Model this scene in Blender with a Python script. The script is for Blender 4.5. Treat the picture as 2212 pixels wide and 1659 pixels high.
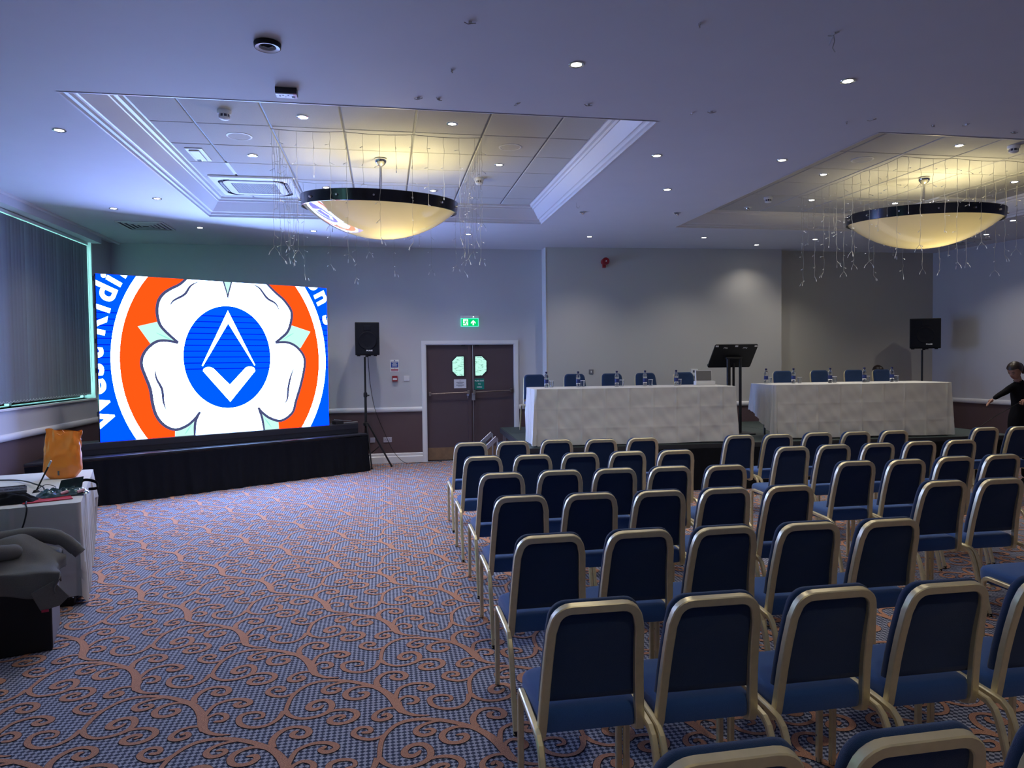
import bpy, bmesh, math, random
import numpy as np
from mathutils import Matrix, Vector
from mathutils.geometry import tessellate_polygon
from math import sin, cos, pi, radians as rad
random.seed(7)
for o in list(bpy.data.objects): bpy.data.objects.remove(o)
scene = bpy.context.scene
C = scene.collection

# ------------------------------------------------------------------ camera
CZ = 1.755
def camera():
    yaw, pitch, roll, f = .1755, .0329, -.0113, 1543.5
    fwd = Vector((sin(yaw)*cos(pitch), cos(yaw)*cos(pitch), -sin(pitch)))
    r0 = Vector((cos(yaw), -sin(yaw), 0)); u0 = r0.cross(fwd)
    r = cos(roll)*r0 + sin(roll)*u0; u = -sin(roll)*r0 + cos(roll)*u0
    cd = bpy.data.cameras.new('camera'); co = bpy.data.objects.new('camera', cd); C.objects.link(co)
    m = Matrix((( r.x, u.x, -fwd.x, 0), (r.y, u.y, -fwd.y, 0), (r.z, u.z, -fwd.z, CZ), (0, 0, 0, 1)))
    co.matrix_world = m
    cd.sensor_fit = 'HORIZONTAL'; cd.sensor_width = 36; cd.lens = f/2212*36; cd.clip_start = .02; cd.clip_end = 200
    scene.camera = co
camera()

# ------------------------------------------------------------------ light levels
EXPOSURE = 0.0
SCREEN_K = 18.5          # radiance of the lit white pixels of the wall
SPOT_W = 62.0            # each recessed downlight
PENDANT_W = 32.0
DAY = 15.0
w = bpy.data.worlds.new('daylight'); scene.world = w; w.use_nodes = True
bg = w.node_tree.nodes['Background']; bg.inputs[0].default_value = (.36, 1.0, .86, 1); bg.inputs[1].default_value = DAY
scene.view_settings.view_transform = 'Standard'; scene.view_settings.look = 'None'
scene.view_settings.exposure = EXPOSURE; scene.view_settings.gamma = 1.0
try: scene.view_settings.use_curve_mapping = False
except Exception: pass

# ------------------------------------------------------------------ materials
M = {}
def mat(name, col, rough=.6, metal=0., spec=.5, noise=None, bump=0., bscale=200., coat=0., emit=None, estr=0., trans=0., sheen=0., ior=None, alpha=None):
    m = bpy.data.materials.new(name); m.use_nodes = True; nt = m.node_tree; b = nt.nodes['Principled BSDF']
    b.inputs['Base Color'].default_value = (*col, 1); b.inputs['Roughness'].default_value = rough; b.inputs['Metallic'].default_value = metal
    b.inputs['Specular IOR Level'].default_value = spec; b.inputs['Coat Weight'].default_value = coat
    b.inputs['Transmission Weight'].default_value = trans
    if ior: b.inputs['IOR'].default_value = ior
    if sheen: b.inputs['Sheen Weight'].default_value = sheen
    if alpha is not None: b.inputs['Alpha'].default_value = alpha
    if emit: b.inputs['Emission Color'].default_value = (*emit, 1); b.inputs['Emission Strength'].default_value = estr
    if noise or bump:
        tc = nt.nodes.new('ShaderNodeTexCoord'); n = nt.nodes.new('ShaderNodeTexNoise'); n.inputs['Scale'].default_value = bscale; n.inputs['Detail'].default_value = 3
        nt.links.new(tc.outputs['Object'], n.inputs['Vector'])
        if noise:
            r = nt.nodes.new('ShaderNodeMix'); r.data_type = 'RGBA'; a = tuple(c*(1-noise) for c in col); c2 = tuple(min(1, c*(1+noise)) for c in col)
            r.inputs['A'].default_value = (*a, 1); r.inputs['B'].default_value = (*c2, 1)
            nt.links.new(n.outputs['Fac'], r.inputs['Factor']); nt.links.new(r.outputs['Result'], b.inputs['Base Color'])
        if bump:
            bp = nt.nodes.new('ShaderNodeBump'); bp.inputs['Strength'].default_value = bump; bp.inputs['Distance'].default_value = .002
            nt.links.new(n.outputs['Fac'], bp.inputs['Height']); nt.links.new(bp.outputs['Normal'], b.inputs['Normal'])
    M[name] = m; return m
def emis(name, col, k):
    m = bpy.data.materials.new(name); m.use_nodes = True; nt = m.node_tree; nt.nodes.clear()
    e = nt.nodes.new('ShaderNodeEmission'); e.inputs[0].default_value = (*col, 1); e.inputs[1].default_value = k
    o = nt.nodes.new('ShaderNodeOutputMaterial'); nt.links.new(e.outputs[0], o.inputs[0]); M[name] = m; return m

mat('ceiling_paint', (.66, .67, .74), .7, noise=.03, bscale=3)
mat('tile', (.50, .50, .49), .85, noise=.10, bump=.6, bscale=120)
mat('tee', (.16, .16, .17), .5)
mat('white_gloss', (.74, .74, .78), .35)
mat('white_plastic', (.75, .76, .78), .4)
mat('black_metal', (.012, .012, .014), .4)
mat('black_plastic', (.008, .009, .012), .5, spec=.3)
mat('black_grille', (.006, .007, .012), .75, bump=.5, bscale=600, spec=.2)
mat('black_cloth', (.006, .007, .011), .9, noise=.25, bscale=20, spec=.15)
mat('black_stage', (.02, .021, .03), .38, noise=.2, bscale=10)
mat('chrome', (.75, .75, .74), .12, 1.)
mat('alu', (.62, .63, .66), .38, 1., bump=.1, bscale=80)
mat('champagne', (.80, .71, .46), .38, .62, noise=.12, bump=.12, bscale=35)
mat('navy_fabric_lit', (.030, .092, .29), .9, noise=.3, bump=.6, bscale=500, sheen=.3, spec=.2)  # the chair fabric with screen light painted in, for the seats
mat('navy_fabric', (.010, .034, .105), .9, noise=.3, bump=.6, bscale=500, sheen=.25, spec=.2)  # darker copy of the same fabric for the unlit backs
mat('door_paint', (.085, .058, .068), .45, noise=.05, bscale=6)
mat('wood', (.21, .13, .075), .5, noise=.3, bscale=12)
mat('linen', (.60, .60, .60), .85, noise=.03, bump=.35, bscale=350, spec=.2)
mat('deck', (.028, .045, .045), .6, noise=.35, bump=.3, bscale=30)
mat('red_plastic', (.30, .012, .02), .35)
mat('blind_fabric', (.20, .215, .26), .85, noise=.05, bscale=60)
mat('skin', (.42, .22, .16), .5, noise=.05, bscale=40)
mat('lips', (.32, .09, .09), .45)
mat('hair', (.018, .010, .008), .4, noise=.3, bscale=90)
mat('black_knit', (.007, .007, .010), .95, bump=.5, bscale=300, spec=.15)
mat('coat_fabric', (.16, .163, .158), .95, noise=.25, bump=.5, bscale=260, spec=.2)
mat('paper', (.62, .63, .72), .7)
mat('ink', (.10, .10, .14), .8)
mat('green_sign', (.0, .20, .16), .5)
mat('blue_sign', (.01, .06, .36), .5)
mat('white_print', (.8, .82, .85), .6)
mat('red_sign', (.42, .02, .06), .5)
mat('foil_green', (.03, .075, .075), .22, .3, noise=.5, bump=.8, bscale=14, coat=.4)
mat('red_card', (.55, .02, .04), .5)
mat('card_white', (.70, .70, .72), .6)
mat('card_grey', (.15, .145, .15), .7)
mat('dark_grey', (.03, .032, .038), .4, noise=.2, bscale=30)
mat('key_grey', (.06, .065, .075), .5)
mat('plug_pink', (.75, .45, .55), .5)
mat('bottle_label', (.015, .03, .16), .5, noise=.3, bscale=60)
mat('cap_navy', (.01, .012, .08), .4)
mat('clear', (.95, .97, 1.), .03, trans=1., ior=1.25)
mat('water', (.97, .98, 1.), .0, trans=1., ior=1.33)
mat('cable_white', (.42, .41, .38), .6)
mat('led_tip', (.75, .77, .82), .3)
mat('rubber', (.01, .01, .01), .8)
mat('brass_dull', (.36, .30, .26), .3, 1.)
mat('grey_plate', (.24, .24, .27), .4, .4)
mat('wall_lilac', (.53, .53, .575), .85, noise=.025, bump=.2, bscale=150)
mat('panel_grey', (.53, .52, .505), .85, noise=.025, bump=.2, bscale=150)
mat('recess_grey', (.50, .485, .45), .85, noise=.03, bump=.2, bscale=150)
mat('orange_bag', (1.0, .27, .03), .35, noise=.10, bump=.3, bscale=18, coat=.3)
emis('downlight_glow', (1.0, .97, .88), 14)
emis('exit_green', (.0, .62, .17), 1.1)
emis('exit_white', (.75, 1.0, .92), 1.25)
emis('exit_edge', (.15, .95, .75), 1.0)
emis('led_point', (.8, 1, .95), 4)
def dado(name, top):
    "wall paint above the dado rail, mauve-brown paint below it"
    m = bpy.data.materials[top].copy(); m.name = name; nt = m.node_tree; b = nt.nodes['Principled BSDF']
    src = b.inputs['Base Color'].links[0].from_socket
    g = nt.nodes.new('ShaderNodeNewGeometry'); s = nt.nodes.new('ShaderNodeSeparateXYZ'); nt.links.new(g.outputs['Position'], s.inputs[0])
    c = nt.nodes.new('ShaderNodeMath'); c.operation = 'LESS_THAN'; c.inputs[1].default_value = .925; nt.links.new(s.outputs['Z'], c.inputs[0])
    x = nt.nodes.new('ShaderNodeMix'); x.data_type = 'RGBA'; nt.links.new(c.outputs[0], x.inputs['Factor']); nt.links.new(src, x.inputs['A']); x.inputs['B'].default_value = (.105, .066, .075, 1)
    nt.links.new(x.outputs['Result'], b.inputs['Base Color']); M[name] = m
dado('wall_paint', 'wall_lilac'); dado('panel_paint', 'panel_grey'); dado('recess_paint', 'recess_grey')

def carpet():
    m = bpy.data.materials.new('carpet'); m.use_nodes = True; nt = m.node_tree; b = nt.nodes['Principled BSDF']; L = nt.links.new
    b.inputs['Roughness'].default_value = .95; b.inputs['Specular IOR Level'].default_value = .15; b.inputs['Sheen Weight'].default_value = .15
    tc = nt.nodes.new('ShaderNodeTexCoord'); mp = nt.nodes.new('ShaderNodeMapping'); mp.inputs['Rotation'].default_value = (0, 0, rad(45)); L(tc.outputs['Object'], mp.inputs[0])
    n0 = nt.nodes.new('ShaderNodeTexNoise'); n0.inputs['Scale'].default_value = 160; n0.inputs['Detail'].default_value = 2; L(tc.outputs['Object'], n0.inputs[0])
    sc = nt.nodes.new('ShaderNodeVectorMath'); sc.operation = 'SCALE'; sc.inputs['Scale'].default_value = .010; L(n0.outputs['Color'], sc.inputs[0])
    ad = nt.nodes.new('ShaderNodeVectorMath'); ad.operation = 'ADD'; L(mp.outputs[0], ad.inputs[0]); L(sc.outputs[0], ad.inputs[1])
    ck = nt.nodes.new('ShaderNodeTexChecker'); ck.inputs['Scale'].default_value = 52; L(ad.outputs[0], ck.inputs['Vector'])
    ck.inputs['Color1'].default_value = (.39, .405, .51, 1); ck.inputs['Color2'].default_value = (.042, .052, .102, 1)
    n = nt.nodes.new('ShaderNodeTexNoise'); n.inputs['Scale'].default_value = 420; n.inputs['Detail'].default_value = 2; L(tc.outputs['Object'], n.inputs[0])
    r = nt.nodes.new('ShaderNodeMapRange'); r.inputs['From Min'].default_value = .3; r.inputs['From Max'].default_value = .7; r.inputs['To Min'].default_value = .62; r.inputs['To Max'].default_value = 1.38; L(n.outputs['Fac'], r.inputs[0])
    mx = nt.nodes.new('ShaderNodeVectorMath'); mx.operation = 'SCALE'; L(ck.outputs['Color'], mx.inputs[0]); L(r.outputs[0], mx.inputs['Scale']); L(mx.outputs[0], b.inputs['Base Color'])
    bp = nt.nodes.new('ShaderNodeBump'); bp.inputs['Strength'].default_value = .5; bp.inputs['Distance'].default_value = .003; L(n.outputs['Fac'], bp.inputs['Height']); L(bp.outputs['Normal'], b.inputs['Normal'])
    M['carpet'] = m
carpet()
def scroll_mat():
    m = mat('scroll', (.34, .135, .085), .95, bump=.5, bscale=420, spec=.15); nt = m.node_tree; b = nt.nodes['Principled BSDF']; L = nt.links.new
    tc = nt.nodes.new('ShaderNodeTexCoord'); n = nt.nodes.new('ShaderNodeTexNoise'); n.inputs['Scale'].default_value = 330; n.inputs['Detail'].default_value = 1; L(tc.outputs['Object'], n.inputs[0])
    cr = nt.nodes.new('ShaderNodeValToRGB'); cr.color_ramp.elements[0].position = .35; cr.color_ramp.elements[0].color = (.30, .145, .105, 1)
    cr.color_ramp.elements[1].position = .66; cr.color_ramp.elements[1].color = (.74, .39, .25, 1); L(n.outputs['Fac'], cr.inputs[0]); L(cr.outputs[0], b.inputs['Base Color'])
scroll_mat()
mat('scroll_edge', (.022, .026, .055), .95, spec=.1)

def bowl_glass():
    m = bpy.data.materials.new('bowl_glass'); m.use_nodes = True; nt = m.node_tree; nt.nodes.clear(); L = nt.links.new
    o = nt.nodes.new('ShaderNodeOutputMaterial'); d = nt.nodes.new('ShaderNodeBsdfDiffuse'); t = nt.nodes.new('ShaderNodeBsdfTranslucent'); g = nt.nodes.new('ShaderNodeBsdfGlossy')
    d.inputs[0].default_value = (.74, .71, .63, 1); t.inputs[0].default_value = (.44, .39, .26, 1); g.inputs[0].default_value = (1, 1, 1, 1); g.inputs['Roughness'].default_value = .04
    tc = nt.nodes.new('ShaderNodeTexCoord'); n = nt.nodes.new('ShaderNodeTexNoise'); n.inputs['Scale'].default_value = 2.2; n.inputs['Detail'].default_value = 4; n.inputs['Distortion'].default_value = 1.5; L(tc.outputs['Object'], n.inputs[0])
    r = nt.nodes.new('ShaderNodeMapRange'); r.inputs['To Min'].default_value = .42; r.inputs['To Max'].default_value = .60; L(n.outputs['Fac'], r.inputs[0])
    a = nt.nodes.new('ShaderNodeMixShader'); L(r.outputs[0], a.inputs[0]); L(d.outputs[0], a.inputs[1]); L(t.outputs[0], a.inputs[2])
    f = nt.nodes.new('ShaderNodeFresnel'); f.inputs[0].default_value = 1.85; b = nt.nodes.new('ShaderNodeMixShader'); L(f.outputs[0], b.inputs[0]); L(a.outputs[0], b.inputs[1]); L(g.outputs[0], b.inputs[2]); L(b.outputs[0], o.inputs[0]); M['bowl_glass'] = m
bowl_glass()
def pane_glass():
    m = bpy.data.materials.new('pane_glass'); m.use_nodes = True; nt = m.node_tree; nt.nodes.clear(); L = nt.links.new
    o = nt.nodes.new('ShaderNodeOutputMaterial'); t = nt.nodes.new('ShaderNodeBsdfTransparent'); g = nt.nodes.new('ShaderNodeBsdfGlossy'); g.inputs['Roughness'].default_value = .02
    f = nt.nodes.new('ShaderNodeFresnel'); f.inputs[0].default_value = 1.45; x = nt.nodes.new('ShaderNodeMixShader'); L(f.outputs[0], x.inputs[0]); L(t.outputs[0], x.inputs[1]); L(g.outputs[0], x.inputs[2]); L(x.outputs[0], o.inputs[0]); M['pane_glass'] = m
pane_glass()
def lit_pane():  # door glass glows itself, standing in for the bright space behind
    m = bpy.data.materials.new('glowing_pane'); m.use_nodes = True; nt = m.node_tree; nt.nodes.clear(); L = nt.links.new
    o = nt.nodes.new('ShaderNodeOutputMaterial'); e = nt.nodes.new('ShaderNodeEmission'); e.inputs[1].default_value = 1.0
    tc = nt.nodes.new('ShaderNodeTexCoord'); mp = nt.nodes.new('ShaderNodeMapping'); mp.inputs['Scale'].default_value = (14, 14, 46); mp.inputs['Rotation'].default_value = (0, .35, 0); L(tc.outputs['Object'], mp.inputs[0])
    n = nt.nodes.new('ShaderNodeTexNoise'); n.inputs['Scale'].default_value = 1.; n.inputs['Detail'].default_value = 3; L(mp.outputs[0], n.inputs[0])
    cr = nt.nodes.new('ShaderNodeValToRGB'); cr.color_ramp.elements[0].position = .36; cr.color_ramp.elements[0].color = (.22, .48, .40, 1); cr.color_ramp.elements[1].position = .47; cr.color_ramp.elements[1].color = (.55, 1.05, .88, 1)
    L(n.outputs['Fac'], cr.inputs[0]); L(cr.outputs[0], e.inputs[0]); L(e.outputs[0], o.inputs[0]); M['glowing_pane'] = m
lit_pane()
def screen_mat(name, col, lines=False):
    m = bpy.data.materials.new(name); m.use_nodes = True; nt = m.node_tree; nt.nodes.clear(); L = nt.links.new
    o = nt.nodes.new('ShaderNodeOutputMaterial'); e = nt.nodes.new('ShaderNodeEmission'); e.inputs[0].default_value = (*col, 1); L(e.outputs[0], o.inputs[0])
    if lines:
        tc = nt.nodes.new('ShaderNodeTexCoord'); s = nt.nodes.new('ShaderNodeSeparateXYZ'); L(tc.outputs['Object'], s.inputs[0])
        a = nt.nodes.new('ShaderNodeMath'); a.operation = 'MULTIPLY'; a.inputs[1].default_value = 1/.083; L(s.outputs['Z'], a.inputs[0])
        fr = nt.nodes.new('ShaderNodeMath'); fr.operation = 'FRACT'; L(a.outputs[0], fr.inputs[0])
        lt = nt.nodes.new('ShaderNodeMath'); lt.operation = 'LESS_THAN'; lt.inputs[1].default_value = .17; L(fr.outputs[0], lt.inputs[0])
        g1 = nt.nodes.new('ShaderNodeMath'); g1.operation = 'GREATER_THAN'; g1.inputs[1].default_value = .88; L(s.outputs['Z'], g1.inputs[0])
        g2 = nt.nodes.new('ShaderNodeMath'); g2.operation = 'LESS_THAN'; g2.inputs[1].default_value = 1.72; L(s.outputs['Z'], g2.inputs[0])
        p = nt.nodes.new('ShaderNodeMath'); p.operation = 'MULTIPLY'; L(lt.outputs[0], p.inputs[0]); L(g1.outputs[0], p.inputs[1])
        q = nt.nodes.new('ShaderNodeMath'); q.operation = 'MULTIPLY'; L(p.outputs[0], q.inputs[0]); L(g2.outputs[0], q.inputs[1])
        x = nt.nodes.new('ShaderNodeMix'); x.data_type = 'RGBA'; x.inputs['A'].default_value = (*col, 1); x.inputs['B'].default_value = (.0, .018, .72, 1); L(q.outputs[0], x.inputs['Factor']); L(x.outputs['Result'], e.inputs[0])
    M[name] = m
K = SCREEN_K
screen_mat('pixels_white', (.40*K, .68*K, 1.30*K)); screen_mat('pixels_blue', (0, .115, .42*K), True); screen_mat('pixels_orange', (.22*K, .105, .008))
screen_mat('pixels_slate', (.075, .085, .20)); screen_mat('pixels_mint', (.62, 1.02, .93)); screen_mat('pixels_teal', (.35, .95, .80))

# ------------------------------------------------------------------ mesh builder
class MB:
    def __init__(s): s.v = []; s.f = []
    def add(s, vs, fs):
        n = len(s.v); s.v += [tuple(v) for v in vs]; s.f += [tuple(i+n for i in f) for f in fs]; return s
    def box(s, x0, x1, y0, y1, z0, z1, m=None):
        vs = [Vector(p) for p in ((x0,y0,z0),(x1,y0,z0),(x1,y1,z0),(x0,y1,z0),(x0,y0,z1),(x1,y0,z1),(x1,y1,z1),(x0,y1,z1))]
        if m: vs = [m @ v for v in vs]
        return s.add(vs, [(0,3,2,1),(4,5,6,7),(0,1,5,4),(1,2,6,5),(2,3,7,6),(3,0,4,7)])
    def cyl(s, a, b, r0, r1=None, n=12, caps=True):
        a = Vector(a); b = Vector(b); r1 = r0 if r1 is None else r1; d = (b-a).normalized()
        u = d.orthogonal().normalized(); w_ = d.cross(u); vs = []
        for p, r in ((a, r0), (b, r1)):
            vs += [p + r*(cos(2*pi*i/n)*u + sin(2*pi*i/n)*w_) for i in range(n)]
        fs = [(i, (i+1) % n, n+(i+1) % n, n+i) for i in range(n)]
        if caps: fs += [tuple(range(n-1, -1, -1)), tuple(range(n, 2*n))]
        return s.add(vs, fs)
    def lathe(s, prof, c=(0,0,0), n=24, m=None, cap=False):
        "prof: (radius, z) from bottom to top"
        vs = []; fs = []; c = Vector(c)
        for r, z in prof:
            for i in range(n):
                v = c + Vector((r*cos(2*pi*i/n), r*sin(2*pi*i/n), z)); vs.append(m @ v if m else v)
        for k in range(len(prof)-1):
            for i in range(n):
                j = (i+1) % n; fs.append((k*n+i, k*n+j, (k+1)*n+j, (k+1)*n+i))
        if cap and prof[0][0] > 1e-5: fs.append(tuple(range(n-1, -1, -1)))
        if cap and prof[-1][0] > 1e-5: fs.append(tuple((len(prof)-1)*n+i for i in range(n)))
        return s.add(vs, fs)
    def tube(s, pts, r, n=8, up=None, rect=None, caps=True):
        "round tube, or a rectangular one: rect=(half width along 'up' x tangent, half depth)"
        P = [Vector(p) for p in pts]; vs = []; N = len(P); prev = None
        for i, p in enumerate(P):
            t = (P[min(i+1, N-1)] - P[max(i-1, 0)]).normalized()
            if up is not None: u = Vector(up); u = (u - u.dot(t)*t).normalized()
            else:
                u = t.orthogonal().normalized() if prev is None else (prev - prev.dot(t)*t).normalized(); prev = u
            w_ = t.cross(u); rr = r[i] if isinstance(r, (list, tuple)) else r
            if rect:
                a, b = rect; e = min(a, b)*.35
                ring = [(a, b-e), (a-e, b), (-a+e, b), (-a, b-e), (-a, -b+e), (-a+e, -b), (a-e, -b), (a, -b+e)]
                vs += [p + x*u + y*w_ for x, y in ring]
            else: vs += [p + rr*(cos(2*pi*k/n)*u + sin(2*pi*k/n)*w_) for k in range(n)]
        if rect: n = 8
        fs = [(k*n+i, k*n+(i+1) % n, (k+1)*n+(i+1) % n, (k+1)*n+i) for k in range(N-1) for i in range(n)]
        if caps: fs += [tuple(range(n-1, -1, -1)), tuple((N-1)*n+i for i in range(n))]
        return s.add(vs, fs)
    def prism(s, poly, axis, a, b, m=None):
        "poly: 2D points; extruded from a to b along axis ('x': poly=(y,z), 'y': (x,z), 'z': (x,y))"
        n = len(poly); mk = {'x': lambda p, t: (t, p[0], p[1]), 'y': lambda p, t: (p[0], t, p[1]), 'z': lambda p, t: (p[0], p[1], t)}[axis]
        vs = [Vector(mk(p, a)) for p in poly] + [Vector(mk(p, b)) for p in poly]
        if m: vs = [m @ v for v in vs]
        return s.add(vs, [tuple(range(n)), tuple(range(2*n-1, n-1, -1))] + [(i, n+i, n+(i+1) % n, (i+1) % n) for i in range(n)])
    def grid(s, rows, closed=False):
        nr = len(rows); nc = len(rows[0]); vs = [v for r in rows for v in r]; fs = []
        for i in range(nr-1):
            for j in range(nc if closed else nc-1):
                k = (j+1) % nc; fs.append((i*nc+j, i*nc+k, (i+1)*nc+k, (i+1)*nc+j))
        return s.add(vs, fs)
    def mesh(s, name, m, smooth=None, recalc=True):
        me = bpy.data.meshes.new(name); me.from_pydata(s.v, [], s.f)
        if recalc:
            bm = bmesh.new(); bm.from_mesh(me); bmesh.ops.recalc_face_normals(bm, faces=bm.faces); bm.to_mesh(me); bm.free()
        me.materials.append(M[m] if isinstance(m, str) else m)
        if smooth: shade(me, smooth)
        return me
    def build(s, name, m, parent=None, smooth=None, loc=None, bevel=None, sub=None):
        me = s.mesh(name, m, smooth); o = bpy.data.objects.new(name, me); C.objects.link(o)
        if parent: o.parent = parent
        if loc: o.location = loc
        if bevel: bv = o.modifiers.new('bevel', 'BEVEL'); bv.width = bevel; bv.segments = 2; bv.limit_method = 'ANGLE'
        if sub: sm = o.modifiers.new('sub', 'SUBSURF'); sm.levels = sub; sm.render_levels = sub
        return o
def shade(me, ang=35):
    me.polygons.foreach_set('use_smooth', [True]*len(me.polygons))
    try: me.set_sharp_from_angle(angle=rad(ang))
    except Exception: pass
def thing(name, label, cat, loc=(0,0,0), rz=0, group=None):
    o = bpy.data.objects.new(name, None); C.objects.link(o); o.location = loc; o.rotation_euler = (0, 0, rz)
    o.empty_display_size = .1; o['label'] = label; o['category'] = cat
    if group: o['group'] = group
    return o
def tag(o, label, cat, group=None):
    o['label'] = label; o['category'] = cat
    if group: o['group'] = group
    return o
def struct(o): o['kind'] = 'structure'; return o
def copy_tree(o, parent=None):
    c = o.copy(); C.objects.link(c); c.parent = parent
    for ch in KIDS.get(o.name, ()): copy_tree(ch, c)
    return c
KIDS = {}
def learn(root):
    bpy.context.view_layer.update()
    st = [root]
    while st:
        o = st.pop(); ch = list(o.children); KIDS[o.name] = ch; st += ch
def dup(root, loc, rz, label, group=None):
    c = copy_tree(root); c.location = loc; c.rotation_euler = (0, 0, rz); c['label'] = label
    if group: c['group'] = group
    return c
def arc(cx, cy, r, a0, a1, n): return [(cx + r*cos(rad(a0+(a1-a0)*i/n)), cy + r*sin(rad(a0+(a1-a0)*i/n))) for i in range(n+1)]
def text(name, s, size, m, parent, mtx, align='CENTER', ext=.0006, off=0., sx=1.):
    cu = bpy.data.curves.new(name, 'FONT'); cu.body = s; cu.size = size; cu.align_x = align; cu.align_y = 'CENTER'; cu.extrude = ext; cu.offset = off
    o = bpy.data.objects.new('t', cu); C.objects.link(o); dg = bpy.context.evaluated_depsgraph_get(); dg.update()
    me = bpy.data.meshes.new_from_object(o.evaluated_get(dg)); bpy.data.objects.remove(o); bpy.data.curves.remove(cu)
    me.transform(mtx @ Matrix.Diagonal((sx, 1, 1, 1))); me.materials.clear(); me.materials.append(M[m]); me.name = name
    r = bpy.data.objects.new(name, me); C.objects.link(r); r.parent = parent; return r
FACE_S = Matrix(((1,0,0,0),(0,0,-1,0),(0,1,0,0),(0,0,0,1)))      # text plane facing -Y (towards the audience)
def T(x, y, z): return Matrix.Translation((x, y, z))
def catmull(P, n):
    P = np.array(P, float); Q = np.vstack([2*P[0]-P[1], P, 2*P[-1]-P[-2]]); o = []
    for i in range(1, len(Q)-2):
        p0, p1, p2, p3 = Q[i-1:i+3]
        for k in range(n):
            t = k/n; o.append(.5*(2*p1+(-p0+p2)*t+(2*p0-5*p1+4*p2-p3)*t*t+(-p0+3*p1-3*p2+p3)*t**3))
    o.append(Q[-2]); return np.array(o)
# ================================================================== THE SETTING
ZC, ZT = 3.725, 3.955
XL, YB = -4.34, 12.55
PANEL = ((2.80, 12.25), (7.15, 12.03)); REC = ((7.15, 12.19), (10.42, 12.19)); YF = -5.0
RW = ((10.42, 12.19), (13.27, YF))
# floor
fl = MB(); fl.add([(-4.8, YF-.3, 0), (13.8, YF-.3, 0), (13.8, 13.2, 0), (-4.8, 13.2, 0), (-4.8, YF-.3, -.1), (13.8, YF-.3, -.1), (13.8, 13.2, -.1), (-4.8, 13.2, -.1)], [(0,1,2,3),(7,6,5,4),(0,4,5,1),(1,5,6,2),(2,6,7,3),(3,7,4,0)])
floor = struct(fl.build('floor', 'carpet'))
MOTIF = [[[0.0,0.0,0.9],[0.002,0.068,1],[0.01,0.145,1],[0.034,0.214,1],[0.079,0.278,1.1],[0.14,0.309,1.2],[0.216,0.307,1.3],[0.294,0.282,1.4],[0.372,0.236,1.5],[0.449,0.172,1.8],[0.498,0.104,2.2],[0.535,0.023,2.8],[0.557,-0.059,2.6],[0.579,-0.124,2.0]],[[0.556,-0.018,2.4],[0.565,-0.077,2.0],[0.585,-0.124,1.5],[0.619,-0.158,1.1],[0.659,-0.178,0.9],[0.708,-0.185,0.4]],[[-0.008,0.002,1.4],[-0.025,-0.073,1.1],[-0.061,-0.123,1],[-0.104,-0.14,1],[-0.153,-0.132,1.1],[-0.193,-0.101,1.2],[-0.213,-0.061,1.3],[-0.214,-0.012,1.3],[-0.185,0.014,1.1],[-0.14,0.015,1],[-0.108,-0.006,0.9],[-0.107,-0.043,0.9],[-0.142,-0.052,0.6]],[[0.0,0.0,1.4],[0.027,-0.053,1.1],[0.076,-0.092,1],[0.124,-0.098,1],[0.174,-0.083,1.1],[0.213,-0.05,1.3],[0.227,-0.004,1.5],[0.22,0.043,1.6],[0.196,0.076,1.5],[0.163,0.082,1.3],[0.129,0.066,1.3],[0.111,0.034,1.5],[0.114,0.003,1.7],[0.14,-0.013,1.5],[0.167,0.0,1.1],[0.181,0.024,0.6]],[[0.216,-0.051,0.8],[0.257,-0.041,1],[0.307,-0.047,1.2],[0.345,-0.073,1.4],[0.357,-0.112,1.5],[0.34,-0.155,1.4],[0.303,-0.18,1.2],[0.263,-0.182,1.1],[0.231,-0.162,1.4],[0.229,-0.13,1.5],[0.255,-0.106,1.2],[0.286,-0.105,1.0],[0.293,-0.121,0.9],[0.274,-0.139,0.5]],[[0.294,0.278,0.8],[0.245,0.27,0.9],[0.201,0.249,1],[0.172,0.216,1.2],[0.171,0.182,1.3],[0.197,0.156,1.3],[0.234,0.16,1.2],[0.254,0.187,1.1],[0.238,0.207,1.0],[0.212,0.204,0.6]],[[0.438,0.175,0.8],[0.385,0.201,1],[0.336,0.194,1.1],[0.3,0.165,1.4],[0.287,0.122,1.6],[0.304,0.078,1.4],[0.341,0.06,1.2],[0.381,0.069,1.3],[0.402,0.101,1.4],[0.39,0.128,1.2],[0.357,0.128,0.6]],[[0.034,0.21,0.8],[-0.001,0.176,0.9],[-0.047,0.166,1],[-0.094,0.191,1.1],[-0.12,0.225,1.3],[-0.118,0.258,1.2],[-0.093,0.285,1.1],[-0.059,0.282,1],[-0.042,0.259,1.1],[-0.049,0.235,1.2],[-0.079,0.235,0.9]],[[0.46,0.179,1.6],[0.447,0.234,1.5],[0.459,0.294,1.4],[0.495,0.342,1.2],[0.542,0.353,1.1],[0.589,0.332,1.3],[0.608,0.291,1.6],[0.595,0.255,1.4],[0.564,0.25,1.2],[0.533,0.272,1.3],[0.538,0.301,1.2],[0.553,0.309,0.7]],[[0.544,0.024,1.2],[0.564,0.122,1],[0.598,0.162,1.0],[0.646,0.182,1.1],[0.697,0.177,1.2],[0.736,0.15,1.5],[0.744,0.122,1.4],[0.722,0.098,1.3],[0.693,0.098,1.4],[0.675,0.122,1.3],[0.695,0.142,0.9]],[[0.556,-0.018,1.0],[0.573,0.016,0.9],[0.607,0.039,1],[0.647,0.018,1.2],[0.658,-0.017,1.3],[0.642,-0.043,1.1],[0.61,-0.044,0.8]],[[0.557,-0.076,1],[0.507,-0.075,0.9],[0.466,-0.095,1],[0.442,-0.134,1.2],[0.444,-0.171,1.3],[0.473,-0.189,1.2],[0.506,-0.18,1.2],[0.519,-0.156,1.2],[0.501,-0.131,1.1],[0.483,-0.144,0.9]]]
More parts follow.
